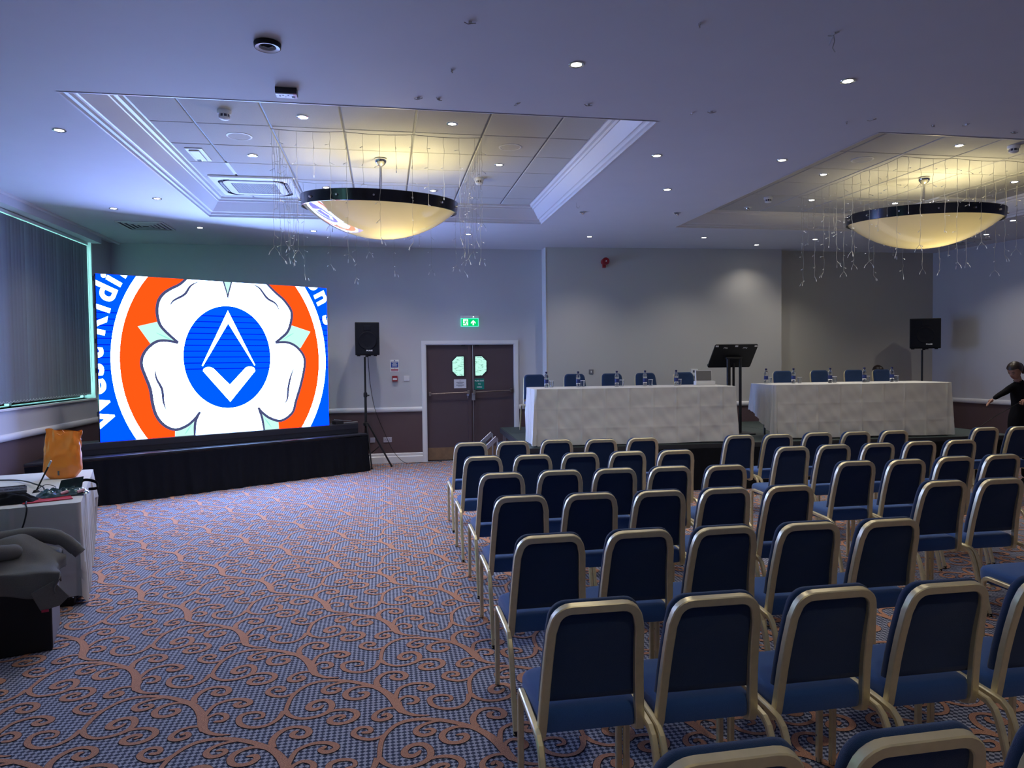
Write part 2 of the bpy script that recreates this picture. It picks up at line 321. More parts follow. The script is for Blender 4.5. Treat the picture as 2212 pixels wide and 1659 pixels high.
def scrolls():
    half = .0112
    def ribbon(curve, extra, n):
        P = catmull([c[:2] for c in curve], n); Wd = np.interp(np.linspace(0, len(curve)-1, len(P)), range(len(curve)), [min(c[2], 1.3)+.55*max(0, c[2]-1.3) for c in curve])
        t = np.gradient(P, axis=0); t /= np.linalg.norm(t, axis=1)[:, None]+1e-9; nrm = np.stack([-t[:,1], t[:,0]], 1); h = (Wd*half+extra)[:, None]
        if extra: P = P.copy(); P[-1] += t[-1]*extra
        L_ = P+nrm*h; R_ = P-nrm*h; V = np.empty((2*len(P), 2)); V[0::2] = L_; V[1::2] = R_
        # rounded end: two extra points
        e = P[-1]+t[-1]*h[-1]*.9; V = np.vstack([V, e]); k = len(P)
        F = [(2*i, 2*i+1, 2*i+3, 2*i+2) for i in range(k-1)]; tri = (2*k-2, 2*k-1, 2*k)
        return V, F, tri
    for name, extra, z, m in (('carpet_scroll_outline', .0026, .0012, 'scroll_edge'), ('carpet_scroll', 0., .0026, 'scroll')):  # first ribbon is a wider dark navy outline of the scroll
        V0 = []; F0 = []; n0 = 0
        for ci, c in enumerate(MOTIF):
            V, F, tri = ribbon(c, extra, 4); V = np.hstack([V, np.full((len(V), 1), z+ci*.00003)])
            V0.append(V); F0 += [tuple(i+n0 for i in q) for q in F] + [tuple(i+n0 for i in tri)]; n0 += len(V)
        V0 = np.vstack(V0); offs = []
        for i in range(-26, 30):
            for j in range(-26, 30):
                x = -.523+.469*(i+j); y = 3.694+.527*(i-j)
                if -4.2 < x < 10.0 and .2 < y < 12.7: offs.append((x, y, 0))
        offs = np.array(offs); V = (V0[None]+offs[:, None]).reshape(-1, 3)
        V[:,0] = np.clip(V[:,0], -4.3, 10.4); V[:,1] = np.clip(V[:,1], -.2, 12.5)
        quads = np.array([f for f in F0 if len(f) == 4]); tris = np.array([f for f in F0 if len(f) == 3]); k = np.arange(len(offs))*n0
        Q = (quads[None]+k[:, None, None]).reshape(-1); Tt = (tris[None]+k[:, None, None]).reshape(-1)
        me = bpy.data.meshes.new(name); me.vertices.add(len(V)); me.vertices.foreach_set('co', V.astype('f').ravel())
        me.loops.add(len(Q)+len(Tt)); me.loops.foreach_set('vertex_index', np.concatenate([Q, Tt]).astype('i'))
        nq = len(Q)//4; ntr = len(Tt)//3; me.polygons.add(nq+ntr)
        me.polygons.foreach_set('loop_start', np.concatenate([np.arange(nq)*4, len(Q)+np.arange(ntr)*3]).astype('i'))
        me.update(calc_edges=True); me.validate(); me.materials.append(M[m])
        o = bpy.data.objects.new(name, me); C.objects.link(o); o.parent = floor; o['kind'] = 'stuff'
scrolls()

# ceiling with two recessed trays
LT = (-2.281, 2.259, 5.693, 10.184); RT = (4.314, 8.86, 5.693, 10.184)
cb = MB()
for b in ((-4.8, 13.8, YF-.3, LT[2]), (-4.8, 13.8, LT[3], 13.2)): cb.box(b[0], b[1], b[2], b[3], ZC, ZC+.12)
for a, b in ((-4.8, LT[0]), (LT[1], RT[0]), (RT[1], 13.8)): cb.box(a, b, LT[2], LT[3], ZC, ZC+.12)
ceiling = struct(cb.build('ceiling', 'ceiling_paint'))
ib = MB(); ib.box(-4.8, 13.8, YF-.3, 13.2, ZT+.06, ZT+.16); ib.build('ceiling_slab', 'ceiling_paint', ceiling)
def tray(R, inn, xs, ys, first):
    prof = [(-.05, -.004), (.015, -.004), (.03, .020), (.12, .028), (.16, .048), (.20, .056), (.26, .060), (.66, .176), (.72, .178), (.76, .200), (.88, .206), (.94, .232), (1.0, .238)]
    rows = []
    for t, dz in prof:
        x0 = R[0]+(inn[0]-R[0])*t; x1 = R[1]+(inn[1]-R[1])*t; y0 = R[2]+(inn[2]-R[2])*t; y1 = R[3]+(inn[3]-R[3])*t
        rows.append([(x0, y0, ZC+dz), (x1, y0, ZC+dz), (x1, y1, ZC+dz), (x0, y1, ZC+dz)])
    MB().grid(rows, True).build('cove_moulding', 'white_gloss', ceiling)
    # tees
    g = MB()
    for x in xs[1:-1]: g.box(x-.012, x+.012, ys[0], ys[-1], ZT+.004, ZT+.03)
    for y in ys[1:-1]: g.box(xs[0], xs[-1], y-.012, y+.012, ZT+.0055, ZT+.03)
    g.build('ceiling_grid', 'tee', ceiling)
    for i in range(len(xs)-1):
        for j in range(len(ys)-1):
            x0, x1, y0, y1 = xs[i]+.009, xs[i+1]-.009, ys[j]+.005, ys[j+1]-.005
            dz = random.uniform(-.0012, .0012); e = .006; zb = ZT-.006+dz
            tb = MB().add([(x0+e, y0+e, zb), (x1-e, y0+e, zb), (x1-e, y1-e, zb), (x0+e, y1-e, zb), (x0, y0, zb+.005), (x1, y0, zb+.005), (x1, y1, zb+.005), (x0, y1, zb+.005), (x0, y0, ZT+.012), (x1, y0, ZT+.012), (x1, y1, ZT+.012), (x0, y1, ZT+.012)],
                [(3,2,1,0), (0,1,5,4), (1,2,6,5), (2,3,7,6), (3,0,4,7), (4,5,9,8), (5,6,10,9), (6,7,11,10), (7,4,8,11), (8,9,10,11)])
            tb.build('ceiling_tile', 'tile', ceiling)
ys = [5.91, 6.31, 6.97, 7.63, 8.29, 8.95, 9.61, 9.985]
xsL = [-2.064, -1.668, -1.008, -0.348, 0.311, 0.971, 1.631, 2.048]
xsR = [4.6, 4.904, 5.567, 6.23, 6.893, 7.556, 8.219, 8.6]
tray(LT, (xsL[0], xsL[-1], ys[0], ys[-1]), xsL, ys, True); tray(RT, (xsR[0], xsR[-1], ys[0], ys[-1]), xsR, ys, False)

# left wall with the window opening
WY0, WY1, WZ0, WZ1 = 3.2, 11.80, 1.262, 3.60
wl = MB(); wl.box(XL-.25, XL, YF, YB+.3, 0, WZ0); wl.box(XL-.25, XL, YF, YB+.3, WZ1, ZC+.1)
wl.box(XL-.25, XL, WY1, YB+.3, WZ0, WZ1); wl.box(XL-.25, XL, YF, WY0, WZ0, WZ1)
struct(wl.build('wall_left', 'wall_paint'))
wn = struct(MB().box(XL-.20, XL-.15, WY0, WY1, WZ0, WZ0+.012).box(XL-.20, XL-.15, WY0, WY1, WZ1-.06, WZ1).box(XL-.20, XL-.15, WY0, WY0+.06, WZ0, WZ1).box(XL-.20, XL-.15, WY1-.06, WY1, WZ0, WZ1).build('window_1', 'white_gloss'))
mu = MB(); [mu.box(XL-.20, XL-.15, y-.03, y+.03, WZ0, WZ1) for y in (5.3, 7.4, 9.6)]; mu.build('mullion', 'white_gloss', wn)
MB().box(XL-.18, XL-.174, WY0, WY1, WZ0, WZ1).build('pane', 'pane_glass', wn)
MB().box(XL-.22, XL+.025, WY0, WY1+.02, WZ0-.025, WZ0).build('window_sill', 'white_gloss', wn)
MB().box(XL-.14, XL+.014, WY1-.045, WY1, WZ0, WZ1).build('reveal_lining', 'white_gloss', wn)
# pelmet and ceiling trim over the blind
struct(MB().box(XL-.0, XL+.13, WY0, WY1+.04, 3.598, 3.72).build('trim_1', 'ceiling_paint'))
struct(MB().prism([(XL+.13, ZC), (XL+.16, ZC), (XL+.16, ZC-.02), (XL+.13, ZC-.03)], 'y', WY0, YB-.002).build('trim_2', 'white_gloss'))
# far wall (doors), panel, recess, right wall, rear wall
DX0, DX1, DZ = .70, 2.27, 2.05
fb = MB(); fb.box(XL-.2, DX0, YB, YB+.25, 0, ZC+.1); fb.box(DX1, 2.82, YB, YB+.25, 0, ZC+.1); fb.box(DX0, DX1, YB, YB+.25, DZ, ZC+.1); fb.box(DX0, DX1, YB+.2, YB+.25, 0, DZ)
struct(fb.build('wall_back', 'wall_paint'))
def wallseg(name, a, b, m, th=.2, z0=0., z1=ZC+.1, cap=None):
    d = Vector((b[0]-a[0], b[1]-a[1])).normalized(); n = Vector((-d.y, d.x))*th
    p = [(a[0], a[1]), (b[0], b[1]), (b[0]+n.x, b[1]+n.y), (a[0]+n.x, a[1]+n.y)]
    return struct(MB().prism(p, 'z', z0, z1).build(name, m))
struct(MB().prism([PANEL[0], PANEL[1], (7.15, 12.5), (2.80, 12.8)], 'z', 0, ZC+.1).build('wall_back_panel', 'panel_paint'))
MB().prism([(2.79, 12.24), (2.80, 12.25), (2.80, 12.8), (2.79, 12.8)], 'z', 0, ZC+.02).build('panel_return', 'white_gloss', bpy.data.objects['wall_back_panel'])
struct(MB().prism([(7.151, 12.19), (10.62, 12.19), (10.62, 12.6), (7.151, 12.6)], 'z', 0, ZC+.1).build('wall_back_recess', 'recess_paint'))
wallseg('wall_right', (RW[1][0], RW[1][1]), RW[0], 'wall_paint', th=-.2)
struct(MB().box(-4.6, 13.5, YF-.2, YF, 0, ZC+.1).build('wall_front', 'wall_paint'))
# dado rails and skirtings
def rail(name, a, b, z, h, d, m='white_gloss', kind='rail'):
    dv = Vector((b[0]-a[0], b[1]-a[1], 0)); L_ = dv.length; dv.normalize(); n = Vector((dv.y, -dv.x, 0))
    if kind == 'rail': prof = [(0, -h/2)] + [(d*sin(rad(t))**.7, -h/2*cos(rad(t))) for t in range(15, 180, 15)] + [(0, h/2)]
    else: prof = [(0, 0), (d, 0), (d, h*.62), (d*.6, h*.70), (d*.6, h*.92), (0, h)]
    vs = []; k = len(prof)
    for e in (Vector((a[0], a[1], z)), Vector((b[0], b[1], z))):
        vs += [e + n*p + Vector((0, 0, q)) for p, q in prof]
    fs = [(i, i+1, k+i+1, k+i) for i in range(k-1)] + [tuple(range(k)), tuple(range(2*k-1, k-1, -1))]
    return struct(MB().add(vs, fs).build(name, m, smooth=40))
rail('trim_3', (XL, YF), (XL, YB), .925, .085, .035); rail('trim_4', (XL, YB), (DX0-.0755, YB), .925, .085, .035); rail('trim_5', (DX1+.0755, YB), (2.79, YB), .925, .085, .035)
rail('trim_6', RW[0], RW[1], .925, .085, .035)
rail('trim_7', PANEL[0], PANEL[1], .925, .085, .03); rail('trim_8', (7.152, 12.19), (10.41, 12.19), .925, .085, .03)
rail('baseboard_left', (XL, YF), (XL, YB), 0, .15, .022, kind='b'); rail('baseboard_back', (XL, YB), (DX0-.0755, YB), 0, .17, .03, kind='b')
rail('baseboard_back_2', (DX1+.0755, YB), (2.79, YB), 0, .17, .03, kind='b'); rail('baseboard_right', RW[0], RW[1], 0, .15, .022, kind='b')
rail('baseboard_panel', PANEL[0], PANEL[1], 0, .15, .02, kind='b')
# door frame
fr = MB()
for x0, x1 in ((DX0-.075, DX0+.01), (DX1-.01, DX1+.075)):
    fr.box(x0, x1, YB-.03, YB+.08, 0, DZ+.065); fr.box(x0+.015, x1-.015, YB-.045, YB-.03, 0, DZ+.05)
fr.box(DX0+.0102, DX1-.0102, YB-.0299, YB+.08, DZ-.01, DZ+.0648); fr.box(DX0-.0048, DX1+.0048, YB-.0448, YB-.0301, DZ+.005, DZ+.0498)
dframe = struct(fr.build('trim_9', 'white_gloss'))
def octa(cx, cz, w_, h, c, side):
    "window shape: corners cut on the outer side only"
    x0, x1, z0, z1 = cx-w_/2, cx+w_/2, cz-h/2, cz+h/2
    if side < 0: return [(x1, z0), (x1, z1), (x0+c, z1), (x0, z1-c), (x0, z0+c), (x0+c, z0)]
    return [(x0, z0), (x0, z1), (x1-c, z1), (x1, z1-c), (x1, z0+c), (x1-c, z0)]
def leaf(name, x0, x1, side, cx):
    d = struct(MB().box(x0, x1, YB+.03, YB+.075, .008, DZ-.012).build(name, 'door_paint'))
    o = octa(cx, 1.665, .235, .375, .09, side); i = octa(cx, 1.665, .200, .340, .082, side); k = len(o)
    vs = [(p[0], YB+.018, p[1]) for p in o] + [(p[0], YB+.018, p[1]) for p in i] + [(p[0], YB+.032, p[1]) for p in o] + [(p[0], YB+.032, p[1]) for p in i]
    fs = [(a, (a+1) % k, k+(a+1) % k, k+a) for a in range(k)] + [(a, 2*k+a, 2*k+(a+1) % k, (a+1) % k) for a in range(k)] + [(k+a, k+(a+1) % k, 3*k+(a+1) % k, 3*k+a) for a in range(k)]
    MB().add(vs, fs).build('vision_frame', 'dark_grey', d)
    MB().prism(i, 'y', YB+.024, YB+.029).build('pane', 'glowing_pane', d)
    MB().box(x0+.01, x1-.01, YB+.022, YB+.03, .02, .235).build('kick_plate', 'wood', d)
    return d
dl = leaf('door_1', DX0+.012, 1.468, -1, 1.268); dr = leaf('door_2', 1.475, DX1-.012, 1, 1.672)
MB().box(1.440, 1.500, YB+.012, YB+.03, .01, DZ-.015).build('astragal', 'door_paint', dl)
def pushbar(d, x0, x1, z0, z1):
    MB().tube([(x0, YB-.045, z0), (x1, YB-.045, z1)], .011, 8).build('push_bar', 'brass_dull', d, smooth=50)
    for x, z in ((x0, z0), (x1, z1)): MB().box(x-.02, x+.02, YB-.06, YB+.03, z-.035, z+.035).build('bar_bracket', 'brass_dull', d, bevel=.006)
pushbar(dl, .765, 1.44, 1.185, 1.205); pushbar(dr, 1.545, 2.205, 1.205, 1.225)
bo = MB(); bo.tube([(1.527, YB-.012, .02), (1.527, YB-.012, DZ-.02)], .010, 8); bo.build('vertical_bolt', 'brass_dull', dr, smooth=50)
MB().box(1.500, 1.560, YB-.04, YB+.03, 1.06, 1.19).build('latch_box', 'grey_plate', dr, bevel=.006)
MB().cyl((1.425, YB+.03, 1.16), (1.425, YB-.05, 1.16), .022, n=16).cyl((1.425, YB-.05, 1.16), (1.425, YB-.03, 1.10), .010, n=10).build('door_knob', 'chrome', dl, smooth=40)
for x, dd in ((1.36, dl), (1.60, dr)): MB().box(x-.035, x+.035, YB-.0, YB+.03, DZ-.035, DZ-.012).build('top_catch', 'black_metal', dd)
t = thing('notice', 'pale printed notice taped on the left door leaf below its window', 'notice', (1.30, YB+.028, 1.355))
MB().box(-.108, .108, -.003, 0, -.078, .078).build('sheet', 'paper', t)
for k, (z, w_) in enumerate(((.050, .04), (.028, .13), (.016, .14), (.004, .09), (-.018, .14), (-.030, .14), (-.042, .08))): MB().box(-w_/2, w_/2, -.0036, -.003, z-.0028, z+.0028).build('text_line', 'ink', t)
t = thing('door_sign', 'green sign with white words on the right door leaf', 'sign', (1.642, YB+.028, 1.345))
MB().box(-.086, .086, -.004, 0, -.097, .097).build('board', 'green_sign', t)
for s, z in (('PUSH BAR', .055), ('TO', .0), ('OPEN', -.055)): text('lettering', s, .036, 'white_print', t, T(0, -.0048, z) @ FACE_S, off=.0006)

# exit sign
t = thing('exit_sign', 'lit green running man exit sign above the double doors', 'exit sign', (1.478, YB, 2.44))
MB().box(-.155, .155, -.06, 0, .068, .108).build('housing', 'white_plastic', t, bevel=.006)
MB().box(-.158, .158, -.036, -.028, -.082, .066).build('panel_edge', 'exit_edge', t)
MB().box(-.146, .146, -.0375, -.0362, -.070, .056).build('green_panel', 'exit_green', t)
MB().box(-.118, -.030, -.0385, -.0376, -.060, .048).build('doorway', 'exit_white', t)
a = MB(); a.prism([(.062, .034), (.020, -.008), (.020, -.034), (.049, -.010), (.049, -.058), (.075, -.058), (.075, -.010), (.104, -.034), (.104, -.008)], 'y', -.0385, -.0376); a.build('arrow', 'exit_white', t)
r = MB(); r.cyl((-.060, -.0386, .031), (-.060, -.0394, .031), .0075, n=12)
def limb(pts, w_):
    for p, q in zip(pts, pts[1:]):
        dx, dz = q[0]-p[0], q[1]-p[1]; l = math.hypot(dx, dz); nx, nz = -dz/l*w_, dx/l*w_
        r.prism([(p[0]+nx, p[1]+nz), (q[0]+nx, q[1]+nz), (q[0]-nx, q[1]-nz), (p[0]-nx, p[1]-nz)], 'y', -.0394, -.0386)
limb([(-.070, .018), (-.080, -.014)], .009); limb([(-.066, .016), (-.050, .002), (-.034, .0)], .0042); limb([(-.074, .018), (-.092, .014), (-.098, -.002)], .0042)
limb([(-.080, -.010), (-.092, -.032), (-.116, -.032)], .006); limb([(-.078, -.012), (-.062, -.034), (-.054, -.058)], .006); r.build('running_figure', 'exit_green', t)
MB().cyl((.062, -.062, .088), (.062, -.066, .088), .008, n=12).build('indicator', 'led_point', t)

# vertical blind
vb = thing('vertical_blind', 'grey vertical slat blind closed over the left wall window', 'blind', (XL-.045, 7.5, 0))
MB().box(-.03, .03, -4.28, 4.21, 3.555, 3.59).build('headrail', 'white_plastic', vb)
sl = None; y = 11.685-7.5; k = 0
while y > -4.2:
    tw = rad(12 + 5*sin(k*1.7) + 4*sin(k*.61)); h = .0445
    rows = []
    for q in range(5):
        u = -h + 2*h*q/4; bow = .004*(1-(u/h)**2)
        rows.append([(bow*cos(tw)+u*sin(tw), u*cos(tw), zz) for zz in (3.548, 2.4, 1.315+.004*sin(k*2.3))])
    s_ = MB().grid(rows).build('slat', 'blind_fabric', vb, smooth=60, loc=(0, y, 0)); y -= .0795; k += 1
MB().tube([(.035, 4.2-i*.0265, 1.345-.022*abs(sin(i*pi/3))) for i in range(316)], .0015, 4).build('bottom_chain', 'white_plastic', vb)
for i in range(2): MB().tube([(.04, 4.19-.02*i, 3.55), (.045, 4.19-.02*i, 1.5)], .002, 5).build('pull_cord', 'white_plastic', vb)
# ================================================================== LED WALL AND ITS STAGE
def frame2d(a, b): return math.atan2(b[1]-a[1], b[0]-a[0])
S0, S1 = (-3.62, 9.63), (-.30, 11.78); SA = frame2d(S0, S1); SL = math.dist(S0, S1)
led_stage = thing('stage', 'low black stage with a gathered black skirt under the video wall', 'stage', (*S0, 0), SA)
X0s = -.70; X1s = SL
dk = MB().prism([(X0s, 0), (X1s, 0), (X1s, .80), (-.27, .80)], 'z', .565, .60).build('deck', 'black_stage', led_stage, bevel=.006)
def skirt(x0, x1, z1, amp, seed, flare=.05, y=0.):
    R_ = random.Random(seed); n = int((x1-x0)/.018); rows = []
    ph = [R_.uniform(0, 6.28) for _ in range(6)]; nz = 12
    for k in range(nz+1):
        t = k/nz; z = z1*(1-t); row = []
        for i in range(n+1):
            x = x0+(x1-x0)*i/n
            a = amp*(.25+t)*(sin(x*31+ph[0]+.8*sin(x*3.1+ph[1]))*.5+sin(x*13+ph[2]+t*1.5)*.6+sin(x*57+ph[3])*.22)
            zz = max(.004, z+(.012*sin(x*5+ph[4]) if k == nz else 0))
            row.append((x+.01*sin(x*9+t*4), y-.012-flare*t*t-abs(amp)-a, zz))
        rows.append(row)
    return MB().grid(rows)
skirt(X0s, X1s, .565, .022, 3, .06).build('skirt', 'black_cloth', led_stage, smooth=70)
sk = MB(); n = 30; rows = []
for k in range(9):
    t = k/8; rows.append([(X1s+.004+.012*(.3+t)*sin(i*1.3+.4), -.02+.80*i/n, .565*(1-t)+.003) for i in range(n+1)])
sk.grid(rows).build('side_skirt', 'black_cloth', led_stage, smooth=70)
for x in (-.15, .8, 1.8, 2.8, X1s-.06):
    for y in (.06, .74): MB().box(x-.025, x+.025, y-.025, y+.025, 0, .565).build('leg', 'black_metal', led_stage)
# plinth
P0 = (-3.86, 10.00); 
base = thing('screen_plinth', 'long black box plinth carrying the video wall on the low stage', 'plinth', (-3.622, 9.955, .60), rad(31.8))
MB().prism([(-.60, -.03), (3.72, -.03), (3.72, .30), (-.52, .30)], 'z', .001, .163).build('body', 'black_stage', base, bevel=.008)
MB().box(-.60, 3.72, -.036, -.03, .075, .080).build('seam', 'black_metal', base)
tool = thing('metal_brackets', 'small silver brackets lying on the plinth end right of the screen', 'brackets', (-.70, 11.80, .764), rad(31.8))
MB().tube([(0, 0, .012), (.30, .05, .012)], 1, rect=(.006, .02), up=(0, 0, 1)).build('bar', 'alu', tool); MB().tube([(-.12, .02, .075), (.22, .10, .03)], 1, rect=(.004, .012), up=(0, 0, 1)).build('bar', 'alu', tool)
MB().box(-.12, .02, -.02, .10, .001, .05).build('clamp', 'black_metal', tool)
# screen
scr = thing('video_wall', 'large lit LED video wall showing a white rose emblem on orange and blue', 'screen', (-3.622, 9.955, .765), rad(31.8))
SW, SH = 3.215, 2.16; SX, SZ = SW/3.2, SH/2.15
cab = MB()
for i in range(6):
    for j in range(4):
        cab.box(SW*i/6+.001, SW*(i+1)/6-.001, .006, .085, SH*j/4+.001, SH*(j+1)/4-.001)
cabs = cab.build('cabinet_backs', 'black_metal', scr)
side = MB()
for z in (.36, .92, 1.30, 1.75, 2.1): side.box(-.022, .0, .01, .05, z-.03, z+.03)
side.build('side_latches', 'black_metal', scr)
def art(name, polys, m, layer, conv=True):
    bm = bmesh.new()
    for p in polys:
        vs = [bm.verts.new((u*SX, -layer*.0004, v*SZ)) for u, v in p]
        for tri in tessellate_polygon([[Vector((u, v, 0)) for u, v in p]]):
            try: bm.faces.new([vs[i] for i in tri])
            except Exception: pass
    bm.normal_update()
    for co, no in (((0, 0, 0), (-1, 0, 0)), ((SW, 0, 0), (1, 0, 0)), ((0, 0, 0), (0, 0, -1)), ((0, 0, SH), (0, 0, 1))):
        bmesh.ops.bisect_plane(bm, geom=bm.verts[:]+bm.edges[:]+bm.faces[:], plane_co=co, plane_no=no, clear_outer=True)
    for f in bm.faces:
        f.normal_update()
        if f.normal.y > 0: f.normal_flip()
    me = bpy.data.meshes.new(name); bm.to_mesh(me); bm.free(); me.materials.append(M[m])
    o = bpy.data.objects.new(name, me); C.objects.link(o); o.parent = scr; return o
def ell(cu, cv, a, b, n=96): return [(cu+a*cos(2*pi*i/n), cv+b*sin(2*pi*i/n)) for i in range(n)]
art('blue_field', [[(0, 0), (3.2, 0), (3.2, 2.15), (0, 2.15)]], 'pixels_blue', 0)
art('white_ring', [ell(1.652, 1.035, 1.509, 1.788)], 'pixels_white', 1); art('orange_disc', [ell(1.648, 1.035, 1.400, 1.660)], 'pixels_orange', 2)
def sm(p, n=5): return [tuple(q) for q in catmull(p, n)]
oL = sm([(1.13, 2.19), (1.017, 2.079), (.895, 2.008), (.794, 1.929), (.733, 1.822), (.716, 1.676), (.745, 1.531), (.82, 1.428), (.976, 1.278)])
oL2 = sm([(.976, 1.278), (.817, 1.306), (.699, 1.29), (.591, 1.207), (.521, 1.093), (.508, .969), (.552, .823), (.605, .656), (.629, .466), (.673, .296), (.767, .163), (.905, .094), (1.049, .133), (1.154, .213), (1.24, .317)])
oL3 = sm([(1.24, .317), (1.174, .179), (1.158, -.03)])
oR = sm([(2.21, 2.19), (2.36, 2.046), (2.503, 1.926), (2.611, 1.767), (2.6, 1.602), (2.543, 1.459), (2.442, 1.364), (2.349, 1.293)])
oR2 = sm([(2.349, 1.293), (2.539, 1.295), (2.687, 1.225), (2.799, 1.081), (2.803, .914), (2.739, .652), (2.658, .416), (2.592, .228), (2.416, .12), (2.248, .166), (2.131, .255), (2.066, .332)])
oR3 = sm([(2.066, .332), (2.117, .186), (2.152, -.03)])
art('mint_leaf', [[(.472, 1.493), (.726, 1.562), (.85, 1.5), (1.0, 1.28), (.80, 1.18), (.631, 1.248)]], 'pixels_mint', 3)
art('mint_leaf', [[(2.619, 1.555), (2.916, 1.466), (2.75, 1.213), (2.55, 1.15), (2.30, 1.29), (2.45, 1.5)]], 'pixels_mint', 3)
art('mint_leaf', [[(1.245, .33), (1.3, -.02), (.899, -.02), (.905, .13), (1.049, .2)]], 'pixels_mint', 3)
art('mint_leaf', [[(2.05, .35), (2.05, -.02), (2.379, -.02), (2.368, .16), (2.248, .2)]], 'pixels_mint', 3)
rose = oL + oL2[1:] + oL3[1:] + [(2.152, -.03)] + oR3[::-1][1:] + oR2[::-1][1:] + oR[::-1][1:]
art('rose_petals', [rose], 'pixels_white', 4)
def stroke(P, w0, w1=None):
    "tapering line of the drawing as a polygon"
    P = np.array(P); w1 = w0 if w1 is None else w1; t = np.gradient(P, axis=0); t /= np.linalg.norm(t, axis=1)[:, None]; n = np.stack([-t[:,1], t[:,0]], 1)
    ww = np.array([w1+(w0-w1)*sin(pi*i/(len(P)-1)) for i in range(len(P))])[:, None]
    A = P+n*ww; B = P-n*ww; return [[tuple(A[i]), tuple(A[i+1]), tuple(B[i+1]), tuple(B[i])] for i in range(len(P)-1)]
for p in (oL, oL2, oR, oR2): art('petal_outline', stroke(p, .021, .017), 'pixels_slate', 5)
for p in (oL3, oR3): art('petal_outline', stroke(p, .018, .012), 'pixels_slate', 5)
for p in ([(1.286, 2.143), (1.159, 2.066), (1.074, 1.944), (.931, 1.852), (.873, 1.77)], [(2.009, 2.145), (2.124, 2.09), (2.239, 1.948), (2.368, 1.873), (2.431, 1.748)],
          [(.667, .946), (.686, .799), (.751, .65), (.766, .481), (.802, .352)], [(2.644, .935), (2.578, .775), (2.537, .611), (2.517, .446), (2.466, .365)]):
    art('petal_vein', stroke(sm(p), .017, .002), 'pixels_slate', 5)
art('petal_notch', [[(1.590, 2.16), (1.640, 1.99), (1.66, 1.895), (1.684, 1.99), (1.732, 2.16)]], 'pixels_slate', 5)
art('mint_leaf', [[(1.612, 2.16), (1.661, 1.98), (1.711, 2.16)]], 'pixels_mint', 6)
for a, b in (((.70, 1.41), (.90, 1.31)), ((2.47, 1.34), (2.64, 1.44)), ((1.03, .02), (1.12, .15)), ((2.16, .17), (2.26, .03))): art('leaf_vein', stroke(np.linspace(a, b, 5), .008, .002), 'pixels_teal', 7)
art('blue_disc', [ell(1.651, 1.079, .615, .728)], 'pixels_blue', 8)
art('compass_mark', [[(1.656, 1.745), (2.034, .962), (2.022, .953), (1.656, 1.560)], [(1.656, 1.745), (1.656, 1.560), (1.292, .953), (1.278, .966)]], 'pixels_white', 9)
art('square_mark', [[(1.66, .685), (1.660, .439)] + sm([(1.29, .887), (1.300, .915), (1.335, .937), (1.385, .940), (1.432, .925)], 4)],
    'pixels_white', 9)
art('square_mark', [[(1.66, .439), (1.66, .685)] + sm([(1.892, .925), (1.935, .940), (1.985, .937), (2.022, .915), (2.032, .873)], 4)], 'pixels_white', 9)
def letter(ch, u, v, ang, size, bold=.014):
    cu = bpy.data.curves.new('l', 'FONT'); cu.body = ch; cu.size = size; cu.align_x = 'CENTER'; cu.offset = bold; cu.resolution_u = 8
    o = bpy.data.objects.new('t', cu); C.objects.link(o); dg = bpy.context.evaluated_depsgraph_get(); dg.update(); me = bpy.data.meshes.new_from_object(o.evaluated_get(dg)); bpy.data.objects.remove(o)
    ps = []; ca, sa = cos(ang), sin(ang)
    for p in me.polygons:
        ps.append([(u+me.vertices[i].co.x*ca-me.vertices[i].co.y*sa, v+(me.vertices[i].co.x*sa+me.vertices[i].co.y*ca)*1.12) for i in p.vertices])
    bpy.data.meshes.remove(me)
    if ps:
        art('letter', ps, 'pixels_white', 3)
def ringpos(v, side, gap):
    a, b = 1.509+gap, 1.788+gap*1.18; s = (v-1.035)/b; u = 1.652+side*a*math.sqrt(max(0, 1-s*s))
    tu, tv = -side*s*a, b*math.sqrt(max(0, 1-s*s)); return u, math.atan2(tv, tu) if side < 0 else math.atan2(-tv, -tu)
for ch, v in (('W', .42), ('e', .72), ('s', .93), ('t', 1.13), ('R', 1.47), ('i', 1.685), ('d', 1.87), ('i', 2.025), ('n', 2.19)):
    u, a = ringpos(v, -1, .095); letter(ch, u, v, a, .37, .011)
for ch, v in (('o', 2.17), ('n', 1.95), ('s', 1.64)):
    u, a = ringpos(v, 1, .065); letter(ch, u, v, a, .37, .011)

